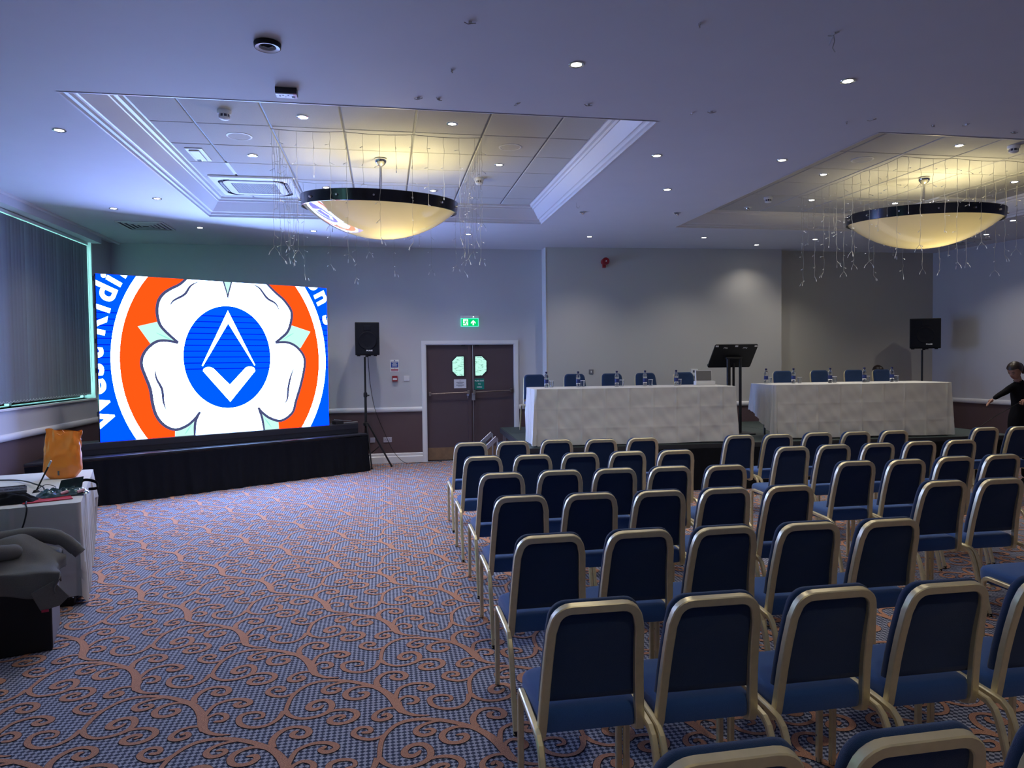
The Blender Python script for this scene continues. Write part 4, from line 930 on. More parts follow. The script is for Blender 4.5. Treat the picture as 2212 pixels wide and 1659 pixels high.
# black cabinet with a coat
t = thing('speaker_cabinet', 'big black cabinet box on the floor before the control table', 'cabinet', (-2.206, 5.274, 0), rad(18))
MB().box(-.95, 0, -.52, .0, .004, .50).build('body', 'black_plastic', t, bevel=.008)
MB().box(-.003, .002, -.51, -.01, .02, .49).build('edge_strip', 'grey_plate', t)
t2 = thing('flat_case', 'low black box on the carpet under the control table cloth', 'box', (-2.40, 5.66, 0), rad(15))
MB().box(-.42, .13, -.05, .06, .002, .058).build('body', 'black_plastic', t2, bevel=.004); MB().cyl((.12, -.04, .058), (.12, -.04, .064), .008, n=8).build('stud', 'chrome', t2)
coat = thing('hooded_coat', 'dark grey coat heaped over the black cabinet', 'coat', (-2.206, 5.274, .505), rad(18))
def coat_shell():
    nu, nv = 70, 64; rows = []
    for i in range(nu+1):
        row = []
        for j in range(nv+1):
            u = -1.05+1.14*i/nu; v0 = -.635-.07*math.exp(-((u+.08)/.16)**2)+.02*sin(6*u); v = v0+(.12-v0)*j/nv      # unrolled sheet: top is x<0, -.52<v<0
            x, y, z = u, v, 0.
            rp = min(1, max(0, (-.53-v)/.035))
            if v < -.53: x, y, z = u, -.53-rp*(.015+.01*sin(u*9)), (v+.53)
            if u > .01: z2 = -(u-.01); x = .018; z = min(z, z2) if v >= -.53 else z+z2*.5
            if v > .02: y = .03; z -= (v-.02)*.5
            hump = .085*math.exp(-((u+.45)/.26)**2-((v+.24)/.22)**2)+.05*math.exp(-((u+.18)/.14)**2-((v+.14)/.16)**2)+.035
            top = (1/(1+math.exp(-(v+.40)*22)))/(1+math.exp((u+.03)*40))*(1-rp)
            f = .022*sin(9*u+14*v+2*sin(6*v))+.016*sin(21*u-11*v+1.5*sin(9*u))+.010*sin(33*v+17*u)+.03*abs(sin(5*u-7*v+1))
            z += top*(hump+f)
            if v < -.53: y -= rp*(.018+.02*sin(11*u+1)+.012*sin(25*u+z*14)); z += rp*.03*sin(5*u+2)
            if u > .01: x += .015+.015*sin(17*v+4)+.01*sin(30*v+z*20)
            row.append((x, y, z))
        rows.append(row)
    o = MB().grid(rows).build('coat_body', 'coat_fabric', coat, smooth=70)
    s = o.modifiers.new('thick', 'SOLIDIFY'); s.thickness = .008; return o
coat_shell()
sl_ = MB().tube([tuple(p) for p in catmull([(-.46, -.10, .09), (-.26, -.06, .125), (-.10, -.05, .125), (.03, -.06, .085), (.11, -.08, .01)], 6)], [.058]*6+[.054]*6+[.050]*6+[.042]*7, 14)
sl_.build('sleeve', 'coat_fabric', coat, smooth=70)
MB().tube([(.105, -.078, .015), (.135, -.088, -.020)], .038, 14).build('cuff', 'coat_fabric', coat, smooth=50)
MB().tube([tuple(p) for p in catmull([(-1.0, -.30, .05), (-.75, -.26, .10), (-.56, -.20, .165), (-.42, -.14, .185), (-.36, -.13, .165)], 6)], [.075]*8+[.064]*9+[.048]*8, 14).build('sleeve', 'coat_fabric', coat, smooth=70)
MB().tube([tuple(p) for p in catmull([(-.60, -.30, .09), (-.45, -.40, .115), (-.27, -.37, .10), (-.20, -.26, .08), (-.32, -.18, .09)], 6)], [.035]*8+[.048]*9+[.036]*8, 12).build('hood', 'coat_fabric', coat, smooth=70)
tg_ = MB().prism([(-.10, -.12), (.02, -.06), (.10, -.165), (.05, -.215), (-.05, -.235)], 'y', -.582, -.570).build('hem_corner', 'coat_fabric', coat, bevel=.004)
MB().box(-.045, -.008, -.590, -.583, -.240, -.225).build('red_tab', 'red_sign', coat)

# ================================================================== WALL ITEMS
t = thing('fire_notice', 'blue and red fire action notice on the wall left of the doors', 'notice', (.163, YB, 1.687))
MB().box(-.072, .072, -.004, 0, -.105, .105).build('plate', 'white_print', t)
MB().box(-.062, .062, -.0048, -.004, -.030, .070).build('blue_field', 'blue_sign', t); MB().cyl((0, -.004, .086), (0, -.005, .086), .011, n=14).build('symbol', 'blue_sign', t)
for z, w_ in ((.055, .052), (.040, .030), (.022, .046), (.008, .040), (-.010, .045)): MB().box(-w_, w_, -.0054, -.0048, z-.0035, z+.0035).build('text_line', 'white_print', t)
MB().box(-.062, .062, -.0048, -.004, -.078, -.060).build('red_field', 'red_sign', t); MB().box(-.062, .062, -.0048, -.004, -.092, -.084).build('red_line', 'red_sign', t)
rg = MB(); rg.tube([(.010*cos(q*pi/6), -.0046, -.045+.010*sin(q*pi/6)) for q in range(13)], .0012, 4); rg.build('ring_mark', 'red_sign', t)
t = thing('call_point', 'red fire alarm call point below the fire notice', 'alarm', (.163, YB, 1.463))
MB().box(-.046, .046, -.05, 0, -.048, .048).build('housing', 'red_plastic', t, bevel=.006); MB().box(-.034, .034, -.053, -.049, -.024, .012).build('window', 'white_print', t); MB().box(-.026, .026, -.0536, -.053, -.008, -.003).build('text_line', 'ink', t)
t = thing('blank_plate', 'pale blank switch plate right of the red call point', 'plate', (.366, YB, 1.464)); MB().box(-.047, .047, -.010, 0, -.047, .047).build('plate', 'white_gloss', t, bevel=.003)
def socket(x, z, label, dbl=True):
    t = thing('wall_socket', label, 'socket', (x, YB, z)); w_ = .073 if dbl else .045
    MB().box(-w_, w_, -.010, 0, -.045, .045).build('plate', 'alu', t, bevel=.003)
    for cx in ((-.036, .036) if dbl else ()):
        h = MB(); h.box(cx-.004, cx+.004, -.0112, -.010, .006, .020); h.box(cx-.016, cx-.008, -.0112, -.010, -.016, -.010); h.box(cx+.008, cx+.016, -.0112, -.010, -.016, -.010); h.build('pin_holes', 'ink', t)
        MB().box(cx-.006, cx+.006, -.014, -.010, .024, .038).build('rocker', 'white_plastic', t)
socket(.022, .405, 'double metal socket low on the mauve wall left of the doors'); socket(-.235, .405, 'plain metal plate behind the left speaker stand leg', False)
t = thing('fire_sounder', 'dark red round alarm sounder high on the grey wall panel', 'alarm', (3.83, 12.20, 3.475))
MB().cyl((0, 0.02, 0), (0, -.06, 0), .052, n=20).build('base', 'red_plastic', t, smooth=40)
MB().lathe([(.045, 0), (.064, .008), (.066, .05), (.058, .075), (.030, .066), (.012, .062), (.001, .062)], n=24, m=T(.008, -.06, 0) @ Matrix.Rotation(rad(90), 4, 'X')).build('horn', 'red_plastic', t, smooth=45)
MB().cyl((.008, -.125, 0), (.008, -.142, 0), .010, n=12).build('nozzle', 'white_print', t); MB().box(-.03, .03, -.05, .0, -.105, -.05).build('junction', 'red_plastic', t, bevel=.008)
def onpanel(x, z):
    y = PANEL[0][1]+(x-PANEL[0][0])*(PANEL[1][1]-PANEL[0][1])/(PANEL[1][0]-PANEL[0][0]); return (x, y, z)
t = thing('light_switch', 'steel light switch on the grey panel behind the left head table', 'switch', onpanel(3.59, 1.54), rad(-2.9))
MB().box(-.042, .042, -.008, .004, -.042, .042).build('plate', 'grey_plate', t, bevel=.002); MB().box(-.009, .009, -.013, -.008, -.018, .018).build('rocker', 'white_plastic', t)
t = thing('thermostat', 'white wall thermostat with a dark display left of the lectern', 'thermostat', onpanel(5.49, 1.50), rad(-2.9))
MB().box(-.062, .062, -.022, .004, -.062, .062).build('housing', 'white_plastic', t, bevel=.005); MB().box(-.034, .034, -.0235, -.021, .0, .040).build('display', 'ink', t)
t = thing('wall_socket', 'pale socket low on the right wall by the far chairs', 'socket', (10.12, 9.0, .42), math.atan2(RW[1][1]-RW[0][1], RW[1][0]-RW[0][0])); MB().box(-.073, .073, -.012, .0, -.045, .045).build('plate', 'white_plastic', t, bevel=.003)
def onright(y): return RW[0][0]+(y-RW[0][1])*(RW[1][0]-RW[0][0])/(RW[1][1]-RW[0][1])
t.location = (onright(9.6)-.001, 9.6, .42)

KT = 1.028
# ================================================================== CEILING ITEMS
def make_downlight(on, name='downlight'):
    t = thing(name, 'x', 'downlight')
    MB().lathe([(.036, .004), (.036, -.002), (.052, -.004), (.054, -.001), (.054, .004)], n=24).build('rim', 'chrome' if on else 'white_gloss', t, smooth=40)
    MB().lathe([(.001, .0005), (.0365, .0005), (.0365, .004)], n=20).build('lamp' if on else 'dark_lamp', 'downlight_glow' if on else 'dark_grey', t)
    return t
spot_d = bpy.data.lights.new('downlight_beam', 'SPOT'); spot_d.energy = SPOT_W; spot_d.color = (1, .93, .80); spot_d.spot_size = rad(118); spot_d.spot_blend = 1.0; spot_d.shadow_soft_size = .04
dlp = make_downlight(True)
sp = bpy.data.objects.new('beam', spot_d); C.objects.link(sp); sp.parent = dlp; sp.location = (0, 0, -.02)
learn(dlp); dfirst = [True]
def downlight(x, y, z, label, group):
    if dfirst[0]: dfirst[0] = False; dlp.location = (x, y, z); dlp['label'] = label; dlp['group'] = group; return
    c = dup(dlp, (x, y, z), 0, label, group)
    if 'washing' in label:
        for o in bpy.data.objects:
            if o.parent == c and o.type == 'LIGHT': o.data = o.data.copy(); o.data.energy = SPOT_W*.42
for x, y, l in ((-.67, 6.48, 'lit downlight in the left ceiling tray, front row left of the smoke-free centre'), (.63, 6.48, 'lit downlight in the left ceiling tray, front row right'), (-1.30, 7.74, 'lit downlight in the left ceiling tray between round grille and air conditioner'),
                (1.26, 7.75, 'lit downlight in the left ceiling tray near its right round grille'), (-.67, 9.03, 'lit downlight just above the rim of the left bowl lamp, left one'), (.63, 9.03, 'lit downlight just above the rim of the left bowl lamp, right one')):
    downlight(x*KT, y*KT, ZT-.011, l.replace(' left of the smoke-free centre', ' left'), 'downlights in the left tray')
for x, y, l in ((5.78, 6.42, 'lit downlight in the right ceiling tray nearest the camera'), (5.08, 7.65, 'lit downlight at the left edge of the right ceiling tray'), (7.04, 8.95, 'lit downlight beside the rod foot of the right bowl lamp'),
                (5.74, 8.91, 'lit downlight at the back left of the right ceiling tray'), (7.68, 7.66, 'lit downlight at the right picture edge in the right tray')):
    downlight(x*KT, y*KT, ZT-.011, l, 'downlights in the right tray')
FLATL = [(1.29, 4.68, 'lit downlight on the flat ceiling above centre, nearest the camera'), (3.29, 4.67, 'lit downlight on the flat ceiling at upper right'), (-2.65, 6.61, 'lit downlight on the ceiling left of the left tray'),
    (-2.63, 9.15, 'lit downlight between the left tray corner and the blind'), (-3.33, 9.79, 'lit downlight nearest the window blind, above the square vent'), (-2.60, 11.02, 'lit downlight on the ceiling right of the square vent'),
    (2.63, 6.64, 'lit downlight right of the left tray, front left of four'), (3.94, 6.62, 'lit downlight left of the right tray, front right of four'), (3.27, 7.94, 'lit downlight midway between the two trays'),
    (1.31, 11.12, 'lit downlight on the back ceiling strip right of the left bowl'), (3.26, 11.12, 'lit downlight on the back ceiling strip above the red sounder'), (5.16, 11.0, 'lit downlight on the back ceiling strip above the lectern'),
    (6.42, 11.60, 'lit downlight close to the grey panel, washing it with light'), (7.12, 10.95, 'lit downlight on the back ceiling strip left of the right bowl'), (9.70, 10.20, 'lit downlight near the right wall under the right tray corner'),
    (9.10, 9.10, 'lit downlight beyond the right bowl at the picture edge'), (-.09, 11.35, 'lit downlight on the back strip hidden under the left bowl'), (-1.02, 11.1, 'lit downlight on the back strip left of the left bowl')]
for x, y, l in FLATL: downlight(x, y, ZC-.002, l, 'downlights on the flat ceiling')
for x in (-2.6, 1.3, 5.3, 9.3):  # added out of view to raise the ambient light
    for y in (-3.2, .6): downlight(x, y, ZC-.002, 'unseen fill downlight added on the ceiling behind the camera', 'added fill downlights behind the camera')
for x, y, l in ((2.62, 9.28, 'unlit tilted downlight between the trays, left one'), (3.91, 9.18, 'unlit tilted downlight between the trays, right one')):
    t = make_downlight(False); t.location = (x, y, ZC-.004); t['label'] = l; t.rotation_euler = (0, rad(6), 0); MB().cyl((0, 0, 0), (.03, 0, -.022), .022, n=12).build('eyeball', 'chrome', t, smooth=40)
t = make_downlight(False); t.location = (5.11*KT, 9.47*KT, ZT-.01); t['label'] = 'unlit chrome eyeball downlight at the back of the right tray'; MB().lathe([(.001, -.045), (.022, -.040), (.034, -.02), (.036, 0)], n=16).build('eyeball', 'chrome', t, smooth=50)
t = thing('ring_fitting', 'black ring fitting with a white inner ring on the upper left ceiling', 'fitting', (-.68, 4.66, ZC))
MB().lathe([(.078, 0), (.082, -.004), (.080, -.026), (.074, -.03), (.074, 0)], n=32).build('outer_ring', 'black_plastic', t, smooth=40)
MB().lathe([(.074, -.029), (.052, -.024), (.050, -.006)], n=32).build('inner_ring', 'white_gloss', t, smooth=40); MB().lathe([(.001, -.003), (.051, -.003)], n=24).build('hole', 'black_plastic', t)
MB().tube([(-.03, .02, -.012), (.0, .03, -.018), (.03, .02, -.012)], .004, 5).build('clip', 'white_plastic', t)
t = thing('ceiling_socket', 'surface box socket with a pink glow on the ceiling by the left tray', 'socket', (-.665, 5.415, ZC))
MB().box(-.075, .075, -.045, .045, -.040, 0).build('back_box', 'dark_grey', t, bevel=.003); MB().box(-.073, .050, -.043, .043, -.048, -.040).build('plate', 'white_plastic', t, bevel=.002); MB().box(.045, .073, -.043, .043, -.048, -.040).build('pink_glow_end', 'plug_pink', t, bevel=.002)  # pink glow put into the colour of the plate end
h = MB(); h.box(-.05, -.04, -.004, .004, -.0492, -.048); h.box(-.012, -.004, .012, .020, -.0492, -.048); h.box(-.03, -.016, -.016, -.010, -.0492, -.048); h.box(.008, .018, -.018, -.010, -.0492, -.048); h.box(.035, .056, .0, .024, -.0494, -.048); h.build('holes', 'ink', t)
# smoke detectors
def make_det():
    t = thing('smoke_detector', 'x', 'smoke detector')
    MB().lathe([(.058, 0), (.060, -.012), (.056, -.030), (.046, -.036)], n=24).build('base', 'white_plastic', t, smooth=45)
    MB().lathe([(.040, -.034), (.040, -.060)], n=16).build('slots', 'ink', t)
    r = MB(); [r.box(.036, .046, -.004, .004, -.062, -.034, Matrix.Rotation(rad(45*q), 4, 'Z')) for q in range(8)]; r.build('ribs', 'white_plastic', t)
    MB().lathe([(.046, -.058), (.046, -.066), (.034, -.076), (.001, -.080)], n=24).build('cap', 'white_plastic', t, smooth=45)
    return t
det = make_det(); learn(det); det.location = (-1.30*KT, 6.43*KT, ZT-.006); det['label'] = 'white smoke detector at the front left of the left ceiling tray'; det['group'] = 'smoke detectors'
for x, y, l in ((1.12, 8.36, 'white smoke detector behind the icicle lights of the left tray'), (5.06, 8.84, 'white smoke detector at the left of the right ceiling tray'), (6.36, 6.36, 'white smoke detector at the right picture edge')): dup(det, (x*KT, y*KT, ZT-.006), 0, l, 'smoke detectors')
# flush round grilles
def make_grille():
    t = thing('ceiling_speaker', 'x', 'ceiling speaker')
    MB().lathe([(.118, 0), (.119, -.004), (.105, -.007), (.100, -.004), (.100, 0)], n=36).build('rim', 'white_plastic', t, smooth=40)
    MB().lathe([(.001, -.0035), (.101, -.0035)], n=32).build('mesh', 'tile', t); return t
gr_ = make_grille(); learn(gr_); gr_.location = (-1.31*KT, 7.12*KT, ZT-.006); gr_['label'] = 'round flush speaker grille at the left of the left ceiling tray'; gr_['group'] = 'ceiling speakers'
for x, y, l in ((1.27, 7.11, 'round flush speaker grille at the right of the left ceiling tray'), (5.13, 7.03, 'round flush speaker grille at the left of the right ceiling tray')): dup(gr_, (x*KT, y*KT, ZT-.006), 0, l, 'ceiling speakers')
# recessed emergency luminaire and lifted strip
t = thing('emergency_light', 'small square recessed emergency light in the left ceiling tray', 'light', (-1.83*KT, 7.78*KT, ZT-.006))
MB().box(-.085, .085, -.23, .23, -.012, .0).build('frame', 'white_gloss', t, bevel=.004); MB().box(-.055, .045, -.19, .19, -.026, -.012).build('diffuser', 'white_plastic', t, bevel=.008); MB().box(-.05, .0, .12, .18, -.028, -.012).build('lens', 'chrome', t, bevel=.004)
# air conditioning cassettes
def cassette(x, y, label):
    t = thing('air_conditioner', label, 'air conditioner', (x*KT, y*KT, ZT-.008)); h = .475
    def rrect(a, b, r, n=5):
        pts = []
        for cx, cy, q in ((a-r, b-r, 0), (-a+r, b-r, 90), (-a+r, -b+r, 180), (a-r, -b+r, 270)): pts += [(cx+r*cos(rad(q+90*i/n)), cy+r*sin(rad(q+90*i/n))) for i in range(n+1)]
        return pts
    o1 = rrect(h, h, .02); rows = [[(p[0], p[1], 0) for p in o1], [(p[0], p[1], -.010) for p in o1], [(p[0]*.97, p[1]*.97, -.022) for p in o1]]
    o2 = rrect(.40, .40, .14); rows += [[(p[0], p[1], -.030) for p in o2]]; MB().grid(rows, True).build('fascia', 'white_plastic', t, smooth=30)
    o3 = rrect(.350, .350, .12); MB().grid([[(p[0], p[1], -.030) for p in o2], [(p[0], p[1], -.006) for p in o2], [(p[0], p[1], -.006) for p in o3], [(p[0], p[1], -.030) for p in o3]], True).build('air_slot', 'ink', t)
    v = MB()
    for a in range(4): v.box(-.25, .25, .366, .372, -.028, -.008, Matrix.Rotation(rad(90*a), 4, 'Z')); v.box(-.22, .22, .384, .389, -.030, -.012, Matrix.Rotation(rad(90*a), 4, 'Z'))
    v.build('louvre', 'white_plastic', t)
    o4 = rrect(.26, .26, .02); MB().grid([[(p[0], p[1], -.030) for p in o3], [(p[0], p[1], -.036) for p in rrect(.34, .34, .11)], [(p[0], p[1], -.036) for p in o4], [(p[0], p[1], -.026) for p in o4]], True).build('inner_panel', 'white_plastic', t, smooth=30)
    MB().box(-.26, .26, -.26, .26, -.020, -.018).build('filter', 'ink', t)
    g = MB()
    for i in range(27): q = -.26+.02*i; g.box(q-.0019, q+.0019, -.26, .26, -.032, -.027); g.box(-.26, .26, q-.0019, q+.0019, -.0315, -.0275)
    g.build('intake_grille', 'white_plastic', t)
cassette(-1.48, 9.06, 'large white ceiling air conditioner in the left tray'); cassette(7.82, 8.98, 'large white ceiling air conditioner behind the right bowl lamp')
# square diffusers
def diffuser(x, y, rz, label, s=.31):
    t = thing('ceiling_vent', label, 'vent', (x, y, ZC), rz)
    MB().box(-s, s, -s, s, -.004, 0).build('back_plate', 'ink', t)
    for k, a in enumerate((s, s*.80, s*.60, s*.40, s*.22)):
        b = a-.028; rows = [[(a*q, a*p, -.004) for q, p in ((1,1),(-1,1),(-1,-1),(1,-1))], [(a*q, a*p, -.014) for q, p in ((1,1),(-1,1),(-1,-1),(1,-1))], [(b*q, b*p, -.022+.008) for q, p in ((1,1),(-1,1),(-1,-1),(1,-1))]]
        MB().grid(rows, True).build('vane', 'white_plastic', t)
diffuser(-3.30, 10.94, 0, 'square ceiling vent near the window blind corner'); diffuser(9.9, 10.9, 0, 'square ceiling vent behind the right bowl lamp', .29)

# pendant bowls
def bowl(x, y, z, R_, dep, tilt, label, tz):
    t = thing('bowl_pendant', label, 'pendant lamp', (x, y, z)); t.rotation_euler = (rad(tilt[0]), rad(tilt[1]), 0)
    inv = Matrix.Rotation(rad(tilt[0]), 4, 'X').inverted()
    prof = []
    rs = (R_**2+dep**2)/(2*dep); a1 = math.asin(min(1, R_/rs))
    for i in range(21): a = a1*i/20; prof.append((max(.001, (R_-.012)/R_*rs*sin(a)), -.03-dep+rs*(1-cos(a))))
    MB().lathe(prof, n=72).build('glass_bowl', 'bowl_glass', t, smooth=60)
    MB().lathe([(R_-.012, -.045), (R_-.004, -.052), (R_+.004, -.050), (R_+.016, .058), (R_+.012, .063), (R_+.004, .058), (R_-.008, -.040)], n=72).build('rim_band', 'band_metal', t, smooth=40)
    for k in range(14):
        a = 2*pi*(k+.35)/14; p = Vector((cos(a), sin(a), 0)); MB().cyl(p*(R_+.006), p*(R_+.028), .014, .010, n=12).build('rim_screw', 'chrome', t, smooth=40)
    L_ = tz-z
    MB().cyl((0, 0, L_-.005), (0, 0, -.03), .016, n=12).build('stem', 'chrome', t, smooth=50)
    MB().lathe([(.065, L_), (.066, L_-.012), (.058, L_-.04), (.035, L_-.068), (.018, L_-.078)], n=24).build('ceiling_cup', 'chrome', t, smooth=50)
    cr = MB()
    for a in (0, 60, 120): u = Vector((cos(rad(a)), sin(rad(a)), 0)); cr.tube([u*(R_-.01), -u*(R_-.01)], 1, rect=(.010, .004), up=(0, 0, 1))
    cr.build('spider', 'alu', t); MB().lathe([(.02, -.11), (.03, -.10), (.03, -.02), (.02, -.01)], n=12).build('lamp_holder', 'white_plastic', t)
    ld = bpy.data.lights.new('bowl_lamp', 'POINT'); ld.energy = PENDANT_W; ld.color = (1, .84, .44); ld.shadow_soft_size = .07; lo = bpy.data.objects.new('bowl_light', ld); C.objects.link(lo); lo.parent = t; lo.location = (.12, -.10, -.08)
    return t
mat('band_metal', (.055, .055, .065), .16, .9)
bowl(-.02*KT, 7.73*KT, 3.447, .825, .325, (5.0, 1.5), 'glowing glass bowl lamp hanging from the left ceiling tray', ZT-.01)
bowl(6.39*KT, 7.65*KT, 3.447, .855, .335, (3.0, 0), 'glowing glass bowl lamp hanging from the right ceiling tray', ZT-.01)

bowl(-.02, -.9, 3.42, .825, .325, (0, 0), 'unseen glass bowl lamp added behind the camera on the left as fill light', ZC)  # added out of view to brighten camera-facing surfaces
bowl(6.5, -.9, 3.42, .825, .325, (0, 0), 'unseen glass bowl lamp added behind the camera on the right as fill light', ZC)  # second added fill lamp, also out of view
# icicle light strings
def icicles(corners, label, seed, skip=()):
    t = thing('icicle_lights', label, 'string lights', (corners[0][0], corners[0][1], ZT-.03)); R_ = random.Random(seed)
    o = Vector((corners[0][0], corners[0][1], 0)); loop = [Vector((*c, 0))-o for c in corners]+[Vector((*corners[0], 0))-o]
    lens = [.62, 1.05, .45, .85, 1.10, .50, .95, .38, 1.08, .72]; ki = 0
    for a, b in zip(loop, loop[1:]):
        L_ = (b-a).length; ns = max(1, round(L_/.645)); pts = []
        for s in range(ns):
            for q in range(8): u = (s+q/8)/ns; pts.append(a+(b-a)*u+Vector((0, 0, -.014*sin(pi*q/8))))
        pts.append(b); MB().tube(pts, .0030, 5).build('cable', 'cable_white', t)
        nd = int(L_/.150)
        for i in range(nd):
            u = (i+.5)/nd; p = a+(b-a)*u; z0 = -.014*abs(sin(pi*((u*ns) % 1))); ln = lens[ki % 10]*R_.uniform(.88, 1.05); ki += 1
            sb = MB(); tips = MB(); seg = max(3, int(ln/.055)); x = p.x; y = p.y; path = []
            for q in range(seg+1): path.append((x+R_.uniform(-.006, .006)*(q > 0), y+R_.uniform(-.006, .006)*(q > 0), z0-ln*q/seg))
            sb.tube(path, .0017, 4)
            for q in range(2, seg+1, 3):
                px, py, pz = path[q]; an = R_.uniform(0, 6.28); l2 = .042
                e = (px+l2*.8*cos(an), py+l2*.8*sin(an), pz-l2*.6*R_.uniform(.2, 1)); sb.tube([(px, py, pz), e], .0018, 4); v = Vector(e)-Vector((px, py, pz)); tips.tube([e, tuple(Vector(e)+v.normalized()*.014)], .0036, 5)
            px, py, pz = path[-1]
            if ln > .8:
                for sgn in (1, -1): an = R_.uniform(0, 3.1)*sgn; e = (px+.04*cos(an), py+.04*sin(an), pz-.045); sb.tube([(px, py, pz), e], .002, 4); tips.tube([e, (e[0]+.012*cos(an), e[1]+.012*sin(an), e[2]-.03)], .0035, 5)
            else: tips.tube([(px, py, pz), (px, py, pz-.02)], .0036, 5)
            so = sb.build('strand', 'cable_white', t); tips.build('bulbs', 'led_tip', so)['kind'] = 'stuff'
    return t
icicles([(-1.008, 6.97), (.971, 6.97), (.971, 8.95), (-1.008, 8.95)], 'unlit icicle string lights hanging around the left bowl lamp', 2)
icicles([(5.567, 6.97), (7.556, 6.97), (7.556, 8.95), (5.567, 8.95)], 'unlit icicle string lights hanging around the right bowl lamp', 9)
def clip(x, y, z, k, big=False):
    lb = {0: 'tiny ceiling clip with cut cable, nearest the camera above the centre', 1: 'tiny ceiling clip with cut cable left of the centre front downlight', 13: 'tiny ceiling clip cut off by the top picture edge', 4: 'tiny ceiling clip with a dangling cable tail at the top picture edge'}
    lab = lb[4] if big else lb[k] if k in (0, 1, 13) else 'tiny ceiling clip with cut cable, %s from the left in the row before the trays' % (ORD+['eighth', 'ninth', 'tenth', 'eleventh'])[k-2]
    t = thing('cable_clip', lab, 'clip', (x, y, z), k*1.3, 'cable clips left on the ceiling')
    MB().box(-.010, .010, -.006, .006, -.012, .0).build('clip_body', 'white_plastic', t)
    MB().tube([(-.035, .0, -.006), (-.012, .004, -.014), (.012, -.004, -.012), (.034, .006, -.005)], .003, 5).build('stub', 'cable_white', t)
    if big: MB().tube([(0, 0, -.01), (.004, .006, -.05), (-.006, 0, -.09), (.01, 0, -.12)], .003, 5).build('tail', 'cable_white', t); MB().tube([(0, 0, -.02), (-.03, 0, -.065)], .0035, 5).build('bulb', 'led_tip', t)
for k, (x, y) in enumerate([(.52, 4.19), (.48, 4.90), (.28, 5.44), (.43, 5.43), (1.03, 5.45), (1.58, 5.39), (2.46, 5.45), (2.60, 5.40), (3.85, 5.48), (4.01, 5.38), (4.65, 5.45), (4.91, 5.38), (5.51, 5.51), (1.86, 4.02)]): clip(x, y, ZC, k)
clip(2.72, 4.0, ZC, 4, True)
t = thing('ceiling_hook', 'small metal hook on the ceiling right of the left tray', 'hook', (2.40, 8.75, ZC)); MB().tube([(0, 0, 0), (0, 0, -.05), (.012, 0, -.066), (.028, 0, -.066), (.036, 0, -.05), (.034, 0, -.036)], .003, 6).build('hook', 'chrome', t)
# sagging strip in the left tray
t = thing('loose_strip', 'pale loose metal strip bridging two tiles in the left tray', 'strip', (-1.62*KT, 8.30*KT, ZT-.009)); MB().box(-.02, .02, -.24, .24, 0, .003).build('strip', 'white_gloss', t)

